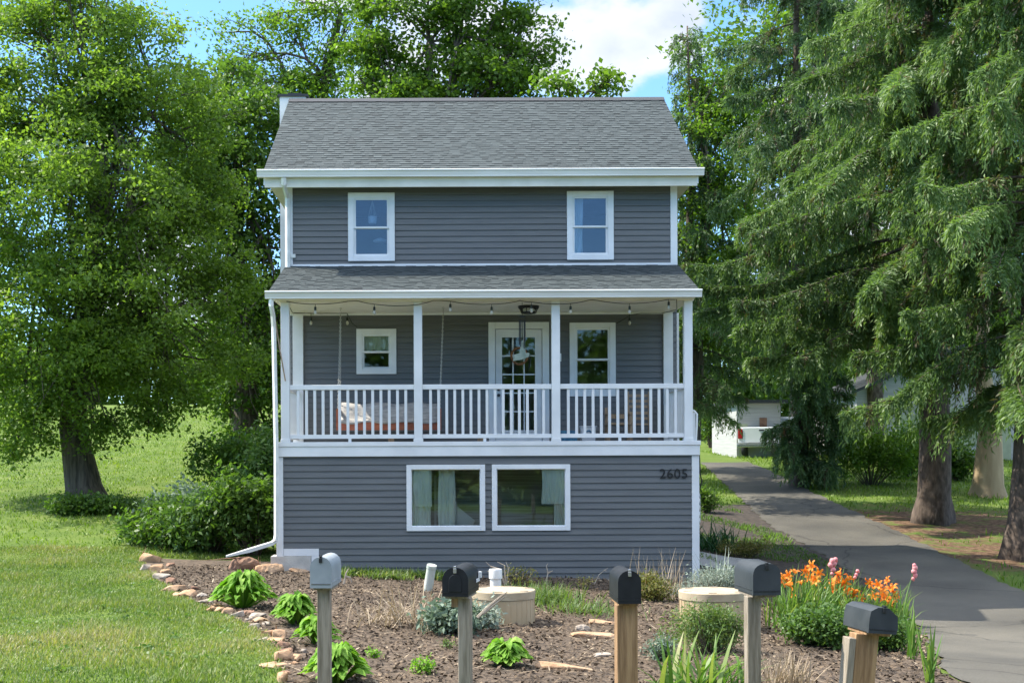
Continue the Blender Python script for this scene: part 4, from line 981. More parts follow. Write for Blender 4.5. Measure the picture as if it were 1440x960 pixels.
# ------------------------------------------------------------------ plants of the bed
def hosta(px, py, wpx, hpx, n, lab, m='hosta', seed=0, group='hostas', name='hosta', cat='plant', broad=.42):
    rng = np.random.default_rng(seed); g = G(px, py); s = (g.y + CAM_D) / F; rad = wpx * s / 2; H = hpx * s
    quads = []; tint = []
    for i in range(n):
        an = rng.uniform(0, 2 * math.pi); lv = rng.random(); reach = rad * (.25 + .85 * lv); h = H * (1.1 - .70 * lv ** 1.6) * rng.uniform(.75, 1.1)
        d = np.array([math.cos(an), math.sin(an), 0]); sd = np.array([-d[1], d[0], 0])
        L = rng.uniform(.13, .21) * min(1, rad / .4 + .25); W = L * broad * rng.uniform(.9, 1.2); b0 = max(reach - L * .75, .03); G0 = np.array(g)
        p0 = G0 + d * b0 + [0, 0, h * .80]; p1 = G0 + d * (b0 + L * .42) + [0, 0, h * 1.0]; p2 = G0 + d * (b0 + L * .78) + [0, 0, h * .93]; tip = G0 + d * (b0 + L * rng.uniform(.95, 1.08)) + [0, 0, h * .80]; sd = unit(sd + np.array([0, 0, rng.normal(0, .5)]))
        st = np.array(g) + d * .03
        pts = [st, p0, (p0 + p1) / 2 + [0, 0, .015], p1, p2, tip]; ws = [.012, .04, W * .8, W, W * .72, .01]
        t = float(np.clip(rng.normal(.5, .22), 0, 1))
        for a in range(5):
            A, B = pts[a], pts[a + 1]; fa, fb = ws[a] / 2, ws[a + 1] / 2; up = np.array([0, 0, .28])
            quads.append([A, B, B + sd * fb + up * fb, A + sd * fa + up * fa]); quads.append([A - sd * fa + up * fa, B - sd * fb + up * fb, B, A]); tint += [t, min(1, t + .06)]
    o = npmesh(name, np.array(quads), 4, M[m], tint); return tag(o, lab, cat, group)
hosta(343, 856, 86, 46, 230, 'full bright green hosta farthest from the road, above the stone edging', seed=1)
hosta(416, 880, 62, 38, 170, 'mid sized hosta half behind the pale mailbox post', seed=2)
hosta(447, 908, 62, 36, 140, 'small pale hosta cut by the weathered mailbox post', seed=3)
hosta(474, 962, 88, 48, 190, 'broad leaved hosta nearest to the road', seed=4)
hosta(712, 938, 64, 32, 260, 'low bright green rounded leafy plant alone in the mulch', seed=5, group=None, name='leafy_plant', broad=.5)

def strapclump(name, px, py, n, hpx, m, lab, spread=.10, lean=.38, droop=(.5, 1.6), width=.022, seed=0, group=None, dirx=0., parent=None, D=None):
    rng = np.random.default_rng(seed); g = G(px, py); s = (g.y + CAM_D) / F; H = hpx * s
    B = np.array(g) + np.concatenate([rng.normal(0, spread, (n, 2)), np.zeros((n, 1))], 1)
    dv = np.concatenate([rng.normal(0, lean, (n, 2)) + [dirx, 0], np.ones((n, 1))], 1)
    q, t, tips = ribbons(B, dv, rng.uniform(.55, 1.12, n) * H, width * rng.uniform(.7, 1.3, n), rng.uniform(*droop, n), 4, rng)
    o = npmesh(name, q, 4, M[m], t)
    if parent: o.parent = parent
    else: tag(o, lab, 'plant', group)
    return o, g, s
def lilyflower(c, r, rng, parent, m='orange'):
    quads = []; ax = unit(rng.normal(0, .5, 3) + [rng.normal(-.2, .5), -.7, .6]); u = unit(np.cross(ax, [.3, .2, 1])); v = np.cross(ax, u); tint = []
    c = np.array(c)
    for k in range(6):
        an = k * math.pi / 3; d = u * math.cos(an) + v * math.sin(an); sd = np.cross(ax, d)
        pts = [c - ax * r * .7, c + ax * r * .05 + d * r * .42, c + ax * r * .18 + d * r * .85, c - ax * r * .05 + d * r * 1.15]; ws = [.1, .42, .36, .04]
        t = float(rng.random())
        for a in range(3): quads.append([pts[a] - sd * r * ws[a] / 2, pts[a] + sd * r * ws[a] / 2, pts[a+1] + sd * r * ws[a+1] / 2, pts[a+1] - sd * r * ws[a+1] / 2]); tint.append(t)
    return npmesh('flower', np.array(quads), 4, M[m], tint, parent)
def lilies(px, py, n, hpx, flowers, lab, seed, **k):
    e = empty('daylily', (0, 0, 0), lab, 'daylily', 'orange daylilies by the driveway')
    o, g, s = strapclump('leaves', px, py, n, hpx, 'strap', '', seed=seed, parent=e, **k)
    rng = np.random.default_rng(seed); D = g.y + CAM_D
    for (fx, fy, fr) in flowers:
        p = P(fx, fy, D + rng.uniform(-.25, .25)); b = Vector((g.x + rng.normal(0, .1), g.y + rng.normal(0, .08), g.z))
        a = MB(); a.tube([b, b.lerp(p, .5) + Vector((0, 0, .08)), p], [.006, .005, .004], 5); a.build('stem', M['cord'] if False else M['stem'], e)
        lilyflower(p, fr * s, rng, e)
    return e
M['stem'] = mat('flower_stem', (.10, .19, .05), .6)
lilies(1125, 890, 260, 92, [(1101, 815, 10), (1112, 821, 11), (1109, 809, 8), (1142, 796, 9), (1140, 812, 9), (1147, 816, 8), (1127, 818, 7), (1133, 803, 8), (1119, 803, 8), (1152, 806, 8), (1116, 836, 6), (1139, 838, 5)], 'tall daylily clump with orange flowers right behind the charcoal mailbox', 21, spread=.16, lean=.34)
lilies(1182, 880, 200, 82, [(1176, 815, 12), (1187, 819, 10), (1192, 832, 10), (1203, 830, 10), (1165, 842, 8), (1180, 848, 8), (1200, 836, 7), (1181, 806, 9), (1195, 812, 9), (1170, 828, 9), (1211, 840, 8), (1172, 820, 7)], 'daylily clump with the densest orange flowers, in the middle of the row', 22, spread=.18, lean=.34)
lilies(1240, 884, 150, 66, [(1224, 820, 9), (1235, 822, 8), (1254, 826, 10), (1244, 838, 11), (1253, 844, 10), (1241, 830, 7), (1230, 838, 8), (1262, 838, 8), (1248, 816, 7), (1258, 832, 7)], 'daylily clump with ragged orange flowers nearest the driveway', 23, spread=.16, lean=.36)
def gladiolus(px, py, top, n, hpx, buds, lab, seed, dirx=0., m='strap'):
    e = empty('gladiolus', (0, 0, 0), lab, 'gladiolus', 'gladioli by the driveway')
    o, g, s = strapclump('leaves', px, py, n, hpx, m, '', seed=seed, parent=e, spread=.05, lean=.16, droop=(.05, .5), width=.035, dirx=dirx)
    if top:
        D = g.y + CAM_D; p = P(*top, D); a = MB(); a.tube([g, g.lerp(p, .6) + Vector((-.02, 0, 0)), p], [.009, .007, .004], 6); a.build('stem', M['stem'], e)
        rng = np.random.default_rng(seed)
        for (bx, by, br_) in buds:
            c = P(bx, by, D); b = MB(); b.lathe([(.001, -br_ * s * 1.2), (br_ * s * .8, -br_ * s * .3), (br_ * s, br_ * s * .3), (br_ * s * .5, br_ * s), (.002, br_ * s * 1.1)], 0, 0, 8)
            b.t = list(rng.uniform(.2, 1, len(b.f))); o = b.build('bud', M['pink'], e, smooth='all'); o.location = c; o.rotation_euler = (rng.normal(0, .4), rng.normal(0, .4), 0)
    return e
gladiolus(1168, 880, (1172, 784), 14, 86, [(1171, 789, 4.5), (1169, 795, 4.5), (1174, 793, 4), (1173, 801, 4), (1171, 807, 3), (1176, 787, 3.5)], 'gladiolus stem with the fattest pink flower head, above the lilies', 41)
gladiolus(1266, 892, (1287, 796), 16, 70, [(1287, 799, 4.2), (1286, 804, 4.2), (1288, 809, 3.5), (1285, 814, 3), (1286, 795, 3.)], 'gladiolus leaning towards the driveway with pink buds up its stem', 42, .18)
gladiolus(1197, 880, (1207, 803), 8, 60, [(1207, 803, 2.8), (1205, 808, 2.6), (1203, 812, 2.6)], 'gladiolus spike with small pale buds between the two pink stems', 43)
gladiolus(1282, 928, None, 12, 74, [], 'upright sword leaf clump at the driveway edge, taller of the flowerless two', 44)
gladiolus(1312, 962, None, 12, 84, [], 'sword leaf clump nearest to the road at the driveway edge', 45)
gladiolus(1225, 942, None, 7, 52, [], 'few pale sword leaves rising behind the leaning mailbox post', 46)
strapclump('iris', 985, 985, 90, 100, 'strap', 'fan of broad green strap leaves at the front of the bed', spread=.17, lean=.42, droop=(.3, 1.5), width=.04, seed=51)
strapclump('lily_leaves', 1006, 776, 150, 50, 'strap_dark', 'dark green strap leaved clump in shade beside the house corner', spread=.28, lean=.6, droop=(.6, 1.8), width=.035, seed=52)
strapclump('grass_clump', 757, 848, 900, 34, 'fine', 'low mound of bright fine grass behind the tan riser', spread=.30, lean=.55, droop=(.4, 1.6), width=.012, seed=53)
strapclump('grass_clump', 820, 862, 420, 24, 'fine', 'thin patch of pale grass right of the bright grass mound', spread=.32, lean=.7, droop=(.6, 1.6), width=.012, seed=54)
strapclump('dry_stalks', 570, 880, 170, 78, 'dry', 'sprawling dead plant of pale straw stalks left of the black panelled mailbox', spread=.26, lean=.70, droop=(.1, 2.2), width=.014, seed=55)
strapclump('dry_stalks', 1102, 975, 170, 62, 'dry', 'dead upright straw stalks at the foot of the straight grey post', spread=.10, lean=.40, droop=(.1, .8), width=.012, seed=56)
strapclump('dry_stalks', 935, 842, 70, 72, 'dry', 'thin dry seed stalks over the twiggy olive shrub', spread=.25, lean=.3, droop=(.1, .6), width=.010, seed=57)
strapclump('dry_stalks', 690, 862, 60, 48, 'dry', 'few bleached curved stalks lying against the tan riser', spread=.2, lean=.8, droop=(.6, 1.8), width=.02, seed=58)

def bush(name, px, py, wpx, hpx, m, n, L, W, lab, seed=0, D=None, lobes=7, depth=.8, clump=14, group=None, stems=True, cat='shrub', flat=.7, twig='twig'):
    rng = np.random.default_rng(seed); g = G(px, py); s = (g.y + CAM_D) / F; rx = wpx * s / 2; H = hpx * s
    e = empty(name, g, lab, cat, group); k = max(1, n // clump); c = []
    lob = [(rng.normal(0, .42) * rx, rng.normal(0, .42) * rx * depth, H * rng.uniform(.35, .68), rx * rng.uniform(.38, .62), H * rng.uniform(.25, .38)) for _ in range(lobes)]
    for i in range(k):
        l = lob[i % lobes]; d = unit(rng.normal(0, 1, 3)); r = rng.uniform(.55, 1.03)
        p = np.array([l[0] + d[0] * l[3] * r, l[1] + d[1] * l[3] * r * depth, l[2] + d[2] * l[4] * r]); p[2] = max(p[2], .03 * H); c.append(p)
    q, t = cloud(c, clump, L * 1.1, L, W, .7, .8, rng); npmesh('foliage', q, 4, M[m], t, e)
    if stems:
        a = MB()
        for i in range(0, min(k, 44)): 
            p = Vector(c[i]); a.tube([(p.x * .15, p.y * .15, -.05), (p.x * .6, p.y * .6, p.z * .55), p], [.012, .008, .003], 4)
        a.build('stem', M[twig], e)
    return e
bush('bush', 1150, 908, 120, 62, 'bushy', 4200, .055, .035, 'dense dark green bush under the lilies, behind the leaning mailbox', 61, lobes=9)
bush('bush', 1250, 916, 96, 52, 'bushy', 3000, .05, .032, 'dense low bush between leaning mailbox and driveway', 62)
bush('feathery_shrub', 1000, 920, 110, 76, 'fine', 8000, .05, .014, 'feathery yellow green shrub hiding the front of a tan riser', 63, lobes=9, flat=.9)
bush('small_shrub', 930, 930, 40, 36, 'sage', 900, .045, .016, 'small pale sage tuft left of the strap leaves', 64)
bush('twiggy_shrub', 925, 846, 62, 46, 'olive', 2400, .05, .022, 'twiggy olive and rust coloured shrub before the grey wall', 65)
bush('artemisia', 1003, 838, 74, 44, 'silver', 5200, .05, .013, 'silver grey feathery plant at the house corner', 66, lobes=9, twig='twig_pale')
bush('artemisia', 965, 840, 34, 20, 'silver', 1300, .05, .013, 'low silver tuft at the foot of the white corner board', 67, twig='twig_pale')
for (x, dx) in ((1000, -4), (1022, 16), (1012, 5)): pass
strapclump('artemisia_stalks', 1008, 838, 60, 66, 'silver', 'tall silver stalks rising from the silver grey plant', spread=.08, lean=.4, droop=(.1, .5), width=.02, seed=68)
bush('lamb_ear', 628, 892, 90, 40, 'sage', 2600, .085, .042, 'grey green woolly leaved plant around the black mailbox post', 69, lobes=8)
bush('lamb_ear', 680, 886, 44, 38, 'silver', 900, .07, .03, 'silvery woolly tuft against the tan riser', 70)
bush('dry_shrub', 735, 826, 56, 30, 'olive', 500, .05, .02, 'brown withered shrub close to the wall behind the grass mound', 71, twig='twig')
bush('dry_shrub', 828, 830, 30, 24, 'olive', 160, .04, .015, 'dark leafless little shrub at the foot of the wall', 72, twig='twig')
bush('seedling', 593, 948, 26, 24, 'hosta', 420, .035, .02, 'small round seedling in the mulch, largest of the three seedlings', 73, group='seedlings in the mulch')
bush('seedling', 526, 927, 16, 14, 'hosta', 200, .03, .018, 'tiny seedling in the mulch beside the nearest hosta', 74, group='seedlings in the mulch')
bush('seedling', 632, 914, 14, 13, 'fine', 160, .03, .016, 'tiny pale seedling in the mulch left of the black mailbox post', 75, group='seedlings in the mulch')
bush('shade_shrub', 994, 722, 30, 44, 'leaf_dark', 1500, .08, .045, 'dark leafy shrub in shade against the house side', 76)
bush('low_juniper', 1050, 786, 64, 34, 'olive', 3000, .05, .02, 'low mossy green mound between the house corner and driveway', 77)
# dead branches standing in the bed
def branch(pts, rad, lab):
    a = MB()
    for p in pts: a.tube(p, [rad * (1 - .7 * i / (len(p) - 1)) for i in range(len(p))], 5)
    tag(a.build('dead_branch', M['twig_pale'], None), lab, 'branch')
g = G(484, 822); D = g.y + CAM_D; q = lambda x, y: P(x, y, D)
branch([[g, q(487, 806), q(491, 799)], [q(486, 810), q(493, 812), q(496, 820)]], .022, 'pale forked dead branch right of the pale mailbox')
g = G(768, 822); D = g.y + CAM_D
branch([[g, q(771, 806), q(769, 796), q(771, 792)], [q(771, 806), q(778, 802)]], .016, 'pale dead twig standing against the wall near the middle')
g = G(836, 822); D = g.y + CAM_D
branch([[g, q(843, 808), q(850, 802), q(856, 798)], [q(850, 802), q(854, 803)]], .010, 'thin pale dead twig curving up against the wall')
g = G(712, 826); D = g.y + CAM_D
branch([[g, q(703, 800), q(690, 796), q(684, 790)], [q(703, 800), q(694, 804), q(686, 803)], [g, q(710, 795), q(700, 790)], [g, q(716, 800), q(712, 790)]], .016, 'bleached tangled dead branches beside the white vent pipe')
g = G(600, 905); D = g.y + CAM_D - .3
branch([[q(672, 868), q(690, 850), q(708, 836), q(714, 832)], [q(680, 862), q(700, 846), q(712, 838)]], .02, 'pale dead branch reaching up across the tan riser')

# fallen twigs and straw lying about the bed
n = 900; d = RNG.uniform(12, 22, n); x = RNG.uniform(-4.5, 6.5, n); k = bed_inside(x, d) & ~((d > 22.0) & (x > -3.1)); x, d = x[k], d[k]; n = len(x)
an = RNG.uniform(0, 6.28, n); Ax = np.stack([np.cos(an), np.sin(an), RNG.normal(0, .15, n)], 1)
q = leaf_quads(np.stack([x, d - CAM_D, terrain(x, d) + .03], 1), unit(Ax), np.tile([0, 0, 1.], (n, 1)), RNG.uniform(.08, .28, n), RNG.uniform(.006, .018, n))
tag(npmesh('litter', q, 4, M['dry'], RNG.uniform(0, 1, n)), 'pale fallen twigs and straw strewn over the planting bed', 'litter', kind='stuff')

# ------------------------------------------------------------------ trees
def limb(a, p, q, r0, r1, rng, n=6, wob=.12, sag=0.):
    p, q = Vector(p), Vector(q); L = (q - p).length; pts = []
    o1, o2 = rng.normal(0, wob, 3) * L, rng.normal(0, wob * .6, 3) * L
    for i in range(n + 1):
        t = i / n; b = math.sin(math.pi * t); c = math.sin(2 * math.pi * t)
        pts.append(p.lerp(q, t) + Vector(o1) * b * .5 + Vector(o2) * c * .4 + Vector((0, 0, sag * L * b)))
    a.tube(pts, [r0 + (r1 - r0) * i / n for i in range(n + 1)], 7, False); return pts
def tree(name, base, trunk_top, r0, lobes, D, m, dens, n_per, L, W, lab, cat='tree', bark='bark', spread=.30, seed=0, group=None, trunk_pts=None, shell=.5, twigs=True, up=.9, flat=.55):
    """lobes: (px, py, dD, radius px) at distance D"""
    rng = np.random.default_rng(seed); e = empty(name, base, lab, cat, group); bx = Vector(base); s = D / F
    a = MB(); top = Vector(trunk_top)
    pts = trunk_pts or [bx + Vector((0, 0, -.4)), bx.lerp(top, .33) + Vector((.1, 0, 0)), bx.lerp(top, .66) + Vector((-.1, .05, 0)), top]
    pts = [Vector(p) for p in pts]
    ts = MB(); k = len(pts); rad = [r0 * (1.0 - .68 * i / (k - 1)) for i in range(k)]; 
    fl = [(pts[0], r0 * 1.75), (pts[0].lerp(pts[1], .13), r0 * 1.38), (pts[0].lerp(pts[1], .3), r0 * 1.1)] + list(zip(pts[1:], rad[1:]))
    ts.tube([p - bx for p, _ in fl], [r for _, r in fl], 18)
    for v_i in range(len(ts.v)):
        x, y, z = ts.v[v_i]; an = math.atan2(y, x); nz_ = .09 * math.sin(an * 5 + z) + .06 * math.sin(an * 9 - z * 2); k_ = 1 + nz_ * max(.25, 1 - z / 3)
        if z < 3: ts.v[v_i] = (x * k_ if z < 1.5 else x * (1 + nz_ * .4), y * k_ if z < 1.5 else y * (1 + nz_ * .4), z)
    ts.build('trunk', M[bark], e, smooth='all')
    centers = []; spr = []
    for (px, py, dd, rp) in lobes:
        c = np.array(P(px, py, D + dd)); R_ = rp * s; nn = max(4, int(dens * R_ * R_))
        K = max(3, int(3 + 2.4 * R_)); sd_ = unit(rng.normal(0, 1, (K, 3)) + [0, 0, .25]); sc = sd_ * (rng.uniform(.45, .85, K) * R_)[:, None] * np.array([1, 1, .9]); sr = rng.uniform(.38, .62, K) * R_ + .14
        ix = rng.integers(0, K, nn); d = unit(rng.normal(0, 1, (nn, 3)) + [0, 0, .35]); rr_ = rng.uniform(shell, 1.08, nn) ** .6
        cc = c + sc[ix] + d * (rr_ * sr[ix])[:, None] * np.array([1, 1, .62])
        cc = cc[cc[:, 2] > float(terrain(c[0], D + dd)) + .5]
        centers.append(cc); spr += [spread * rng.uniform(.7, 1.35) for _ in range(len(cc))]
        if twigs:
            f = rng.uniform(.35, 1.0); st = pts[1].lerp(top, f) if len(pts) < 4 else pts[max(1, min(len(pts) - 1, int(1 + f * (len(pts) - 1.01))))]
            lp = limb(a, st - bx, Vector(c) - bx, r0 * .25 * (1 - .5 * f), .03, rng, sag=.08)
            for j in range(0, len(cc), max(1, len(cc) // 10)):
                limb(a, lp[int(rng.integers(3, len(lp)))], Vector(cc[j]) - bx, .028, .006, rng, 4, .1)
    centers = np.concatenate(centers)
    q, t = cloud(centers, n_per, np.array(spr), L, W, up, flat, rng)
    q = q - np.array(bx, dtype=float)
    npmesh('crown', q, 4, M[m], t, e)
    if a.v: a.build('limb', M[bark], e)
    return e
bsz = G(116, 704); DL = bsz.y + CAM_D
print('left tree D', DL)
tree('leafy_tree', bsz, P(150, 250, DL + .5), .40,
     [(70, 60, 0, 95), (165, 75, .5, 85), (115, 5, 0, 70), (40, 20, 0, 70), (190, 45, .5, 26), (60, 170, -.6, 120), (190, 180, 0, 110), (260, 200, .8, 80), (100, 300, -1.3, 150), (225, 300, .3, 110), (0, 280, 0, 140),
      (290, 290, 1, 60), (60, 430, -1.3, 140), (180, 420, -1, 130), (270, 400, .5, 85), (-30, 430, 0, 120), (300, 430, .8, 55), (80, 530, -1.2, 110), (180, 530, -1, 95), (255, 500, .2, 85), (-20, 550, 0, 90), (235, 570, 0, 55), (30, 600, -.6, 60), (130, 590, -.9, 45), (210, 600, -.4, 26), (15, 640, -.6, 22), (140, 150, .5, 90), (150, 240, .8, 90), (180, 350, .8, 90), (130, 420, .8, 90), (190, 480, .5, 70), (-60, 180, 0, 130), (300, 500, .6, 36), (265, 560, 0, 28)],
     DL, 'leaf_left', 22, 84, .118, .072, 'broad leafy tree on the lawn, with its whole furrowed trunk in view', seed=1, spread=.245,
     trunk_pts=[bsz + Vector((.12, 0, -.3)), P(103, 600, DL), P(112, 480, DL), P(135, 330, DL), P(150, 150, DL)])
a = MB(); 
# a low sprig on the trunk
tree('maple', Vector((P(345, 600, 39).x, 39 - CAM_D, T(P(345, 600, 39).x, 15))), P(335, 200, 39), .38,
     [(275, 165, .4, 62), (340, 170, 0, 65), (395, 175, .6, 55), (300, 250, -.4, 85), (375, 260, 0, 75), (310, 340, -.5, 85), (385, 350, 0, 70), (330, 430, -.3, 90), (395, 440, .3, 60), (350, 520, 0, 70), (395, 530, .3, 50), (325, 590, .2, 48), (375, 600, .2, 55), (262, 125, .8, 30), (318, 115, .6, 36), (245, 250, .8, 60)],
     39, 'leaf_dark', 21, 64, .165, .105, 'dark green maple standing just left of the house, lawn tree in front', seed=2, spread=.27)
tree('locust', Vector((P(440, 600, 50).x, 50 - CAM_D, T(P(440, 600, 50).x, 26))), P(445, 90, 50), .34,
     [(335, 45, 0, 30), (372, 30, 0, 38), (405, 60, 0, 34), (345, 85, 0, 34), (440, 25, 0, 34), (470, 65, 0, 34), (395, 100, 0, 38), (440, 105, 0, 40), (475, 110, 0, 34), (365, 130, 0, 40), (420, 5, 0, 20), (490, 30, 0, 34), (330, 120, 0, 36), (415, 150, 0, 60), (470, 160, 0, 60), (450, -30, 0, 30)],
     50, 'leaf_light', 14, 46, .18, .10, 'airy tree with bare limbs showing, behind the chimney', seed=3, spread=.34, shell=.3,
     trunk_pts=[Vector((P(440, 600, 50).x, 26, 1.8)), P(445, 400, 50), P(450, 200, 50), P(458, 110, 50), P(480, 20, 50)])
tree('maple', Vector((P(610, 600, 44).x, 44 - CAM_D, T(P(610, 600, 44).x, 20))), P(605, 60, 44), .36,
     [(520, 40, 0, 44), (545, 90, 0, 50), (505, 110, 0, 40), (590, 30, 0, 46), (560, 130, 0, 60), (640, 20, 0, 50), (690, 40, 0, 52), (735, 30, 0, 38), (740, 75, 0, 34), (705, 95, 0, 50), (650, 110, 0, 55), (600, 120, .5, 55), (725, 120, 0, 36), (600, -50, 0, 80), (690, -50, 0, 70), (760, 75, 0, 18), (680, 170, 0, 90), (560, 190, 0, 90), (530, 0, 0, 40), (650, 65, 0, 36)],
     44, 'leaf_maple', 15, 62, .175, .12, 'tall rounded maple rising behind the middle of the house roof', seed=4, spread=.27, shell=.35)
tree('young_tree', Vector((P(815, 600, 38).x, 38 - CAM_D, T(P(815, 600, 38).x, 14))), P(815, 160, 38), .18,
     [(787, 122, 0, 17), (812, 125, 0, 16), (840, 122, 0, 22), (856, 116, 0, 10), (820, 180, 0, 45), (785, 195, 0, 40), (850, 210, 0, 45), (815, 250, 0, 75), (770, 310, 0, 70), (865, 300, 0, 70), (830, 390, 0, 65), (890, 390, 0, 50)],  # lower crown, hidden by the house, enlarged to shade the driveway
     38, 'leaf_maple', 16, 48, .19, .13, 'small round topped tree peeping over the roof right of the tall maple', seed=5, spread=.26)
tree('ash', Vector((P(968, 600, 46).x, 46 - CAM_D, T(P(968, 600, 46).x, 22))), P(995, 250, 46), .3,
     [(975, 125, 0, 30), (1010, 110, 0, 34), (985, 165, 0, 42), (1020, 190, 0, 60), (965, 210, .5, 30), (985, 260, 0, 50), (1020, 300, 0, 60), (975, 330, 0, 40), (985, 390, 0, 50), (1030, 400, 0, 60), (1000, 460, 0, 50), (1050, 150, 0, 60), (970, 275, 0, 30), (1060, 240, 0, 60)],
     46, 'leaf_light', 15, 56, .17, .095, 'light green broadleaf tree between the house and the spruces', seed=6, spread=.27)
for i, (px, lab, lb) in enumerate([(1120, 'dim broadleaf tree far behind the spruces, nearest the white garage', 11), (1260, 'dim broadleaf tree far behind the thickest spruce trunk', 12), (1420, 'dim broadleaf tree far behind the pale smooth trunk', 13)]):
    D = 62 + 3 * i; b = Vector(((px - VX) / F * D, D - CAM_D, T((px - VX) / F * D, D - CAM_D)))
    tree('broadleaf_tree', b, P(px, 300, D), .4, [(px + dx, py, 0, 95) for dx in (-60, 40) for py in (60, 190, 320, 430)] + [(px, 500, 0, 70)], D, 'leaf_dark', 4.5, 40, .30, .19, lab, seed=20 + i, spread=.55, twigs=False, group='trees behind the spruces')

# ---- Norway spruces
def spruce(base, H, r0, zmin, zmax_full, Lmax, lab, seed, m='needle', nb=120, lean=(0, 0), sector=None, strands=44, per=15, droopf=1., twl=.85, lowL=1., front=0.):
    rng = np.random.default_rng(seed); e = empty('spruce', base, lab, 'spruce', 'Norway spruces beside the driveway'); bx = np.array(base, float)
    ts = MB(); zz = [-.4, .25, .8, 2, 4, 8, H * .7, H]; rs = [r0 * 1.4, r0 * 1.2, r0 * 1.04, r0 * .98, r0 * .9, r0 * .7, r0 * .3, .03]
    tx = lambda z: np.array([lean[0] * z + .06 * math.sin(z * .7), lean[1] * z, 0])
    ts.tube([tuple(tx(z) + [0, 0, z]) for z in zz], rs, 16)
    for i, (x, y, z) in enumerate(ts.v):
        an = math.atan2(y, x)
        if z < .6: k = 1 + .22 * math.sin(an * 4 + seed) + .1 * math.sin(an * 7); ts.v[i] = (x * k, y * k, z)
    ts.build('trunk', M['bark_spruce'], e, smooth='all')
    wood = MB(); C = []; A = []; Ls = []; tn = []; DR = []
    for b in range(nb):
        f = (b + rng.random()) / nb; z = zmin + (H - zmin) * f ** 1.15
        prof = (1 - ((z - zmin) / (H - zmin)) ** 1.3) * Lmax * min(1, .72 + .28 * (z - zmin) / 2.5)
        L = max(.5, prof * (rng.uniform(.62, 1.12) if b % 4 else rng.uniform(.25, .5))); an = b * 2.39996 + rng.normal(0, .25)
        if sector and z < sector[2]:
            an = rng.uniform(sector[0], sector[1]); L *= lowL
        if front and z > 6 and rng.random() < front: an = -1.57 + rng.normal(0, .55); L *= .8
        d = np.array([math.cos(an), math.sin(an), 0]); sd = np.array([-d[1], d[0], 0]); o = tx(z) + [0, 0, z]
        rise = rng.uniform(-.05, .18); sag = rng.uniform(.32, .62) * droopf; tipup = rng.uniform(.12, .32); n = 9
        def cur(t): return o + d * L * (t - .06 * t * t) + np.array([0, 0, L * (rise * t - sag * t * t + tipup * t ** 4)]) + sd * L * .07 * math.sin(t * 3 + an)
        bp = [cur(k / n) for k in range(n + 1)]
        wood.tube([tuple(p) for p in bp], [max(.007, .04 * (L / 5) * (1 - k / n) + .006) for k in range(n + 1)], 5, False)
        ns = max(6, int(strands * L / 4.5)); bt = rng.normal(0, .12)
        for k in range(ns):
            t = .18 + .82 * (k + rng.random()) / ns; p = cur(t); side = 1 if k % 2 else -1
            tl = twl * (.35 + .9 * math.sin(math.pi * min(1, .12 + t * .80))) * rng.uniform(.5, 1.25)
            tw = d * rng.uniform(.25, .8) + sd * side * rng.uniform(.4, 1.); tw = tw / np.linalg.norm(tw)
            hang = rng.uniform(.25, 1.05)
            m_ = per
            u = (np.arange(m_) + rng.random(m_)) / m_
            hz = tl * .62 * (u - .35 * u * u); dz = -tl * hang * u ** 1.5
            pos = p + tw * hz[:, None] + np.array([0, 0, 1.]) * dz[:, None]
            dirv = tw * (.62 * (1 - .7 * u))[:, None] + np.array([0, 0, -1.]) * (hang * 1.5 * np.sqrt(u))[:, None]
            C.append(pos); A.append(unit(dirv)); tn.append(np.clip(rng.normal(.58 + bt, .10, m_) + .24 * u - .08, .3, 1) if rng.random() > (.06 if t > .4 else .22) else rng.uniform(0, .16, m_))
        # needles along the bough itself
        m_ = int(16 * L); tt = rng.uniform(.3, 1, m_); pos = np.array([cur(x) for x in tt]); C.append(pos); A.append(unit(d + rng.normal(0, .5, (m_, 3)))); tn.append(np.clip(rng.normal(.66 + bt, .12, m_), .3, 1))
    C = np.concatenate(C); A = np.concatenate(A); tn = np.concatenate(tn); n = len(C)
    A2 = unit(A + rng.normal(0, .42, (n, 3))); N = unit(rng.normal(0, 1, (n, 3)) + [0, -.1, .5])
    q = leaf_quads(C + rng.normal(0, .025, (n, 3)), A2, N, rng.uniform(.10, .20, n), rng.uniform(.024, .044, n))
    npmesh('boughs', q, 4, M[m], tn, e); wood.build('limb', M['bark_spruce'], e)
    print('spruce', n)
    return e
gA = G(1313, 735); gB = G(1434, 786)
print('spruces', gA, gB)
spruce(gA, 25, .40, 5.2, 0, 6.8, 'tall spruce with the thickest bare brown trunk beside the driveway', 1, nb=205, strands=104, per=34, front=.28, sector=(1.9, 4.3, 7.0))
spruce(gB, 22, .30, 3.3, 0, 5.0, 'spruce leaning at the right hand picture border, nearest the road', 2, nb=145, strands=96, per=34, lean=(.06, 0))
gC = Vector((P(1125, 640, 41).x, 41 - CAM_D, T(P(1125, 640, 41).x, 41 - CAM_D)))
spruce(gC, 24, .24, .6, 0, 5.2, 'drooping spruce behind the driveway, in front of the white garage', 3, nb=165, strands=96, per=34, front=.2, m='needle_blue', droopf=1.1, sector=(3.7, 6.3, 5.2), lowL=.36)
gE = Vector((P(972, 640, 46).x, 46 - CAM_D, T(P(972, 640, 46).x, 46 - CAM_D)))
spruce(gE, 16, .22, 2.4, 0, 3.6, 'dark spruce partly hidden by the house corner, before the broadleaf tree', 5, nb=95, strands=80, per=28, m='needle_blue')
gD = Vector((P(1230, 640, 50).x, 50 - CAM_D, T(P(1230, 640, 50).x, 50 - CAM_D)))
spruce(gD, 23, .32, 5.2, 0, 6.0, 'spruce farthest from the road, before the white shed', 4, nb=110, strands=70, per=26)
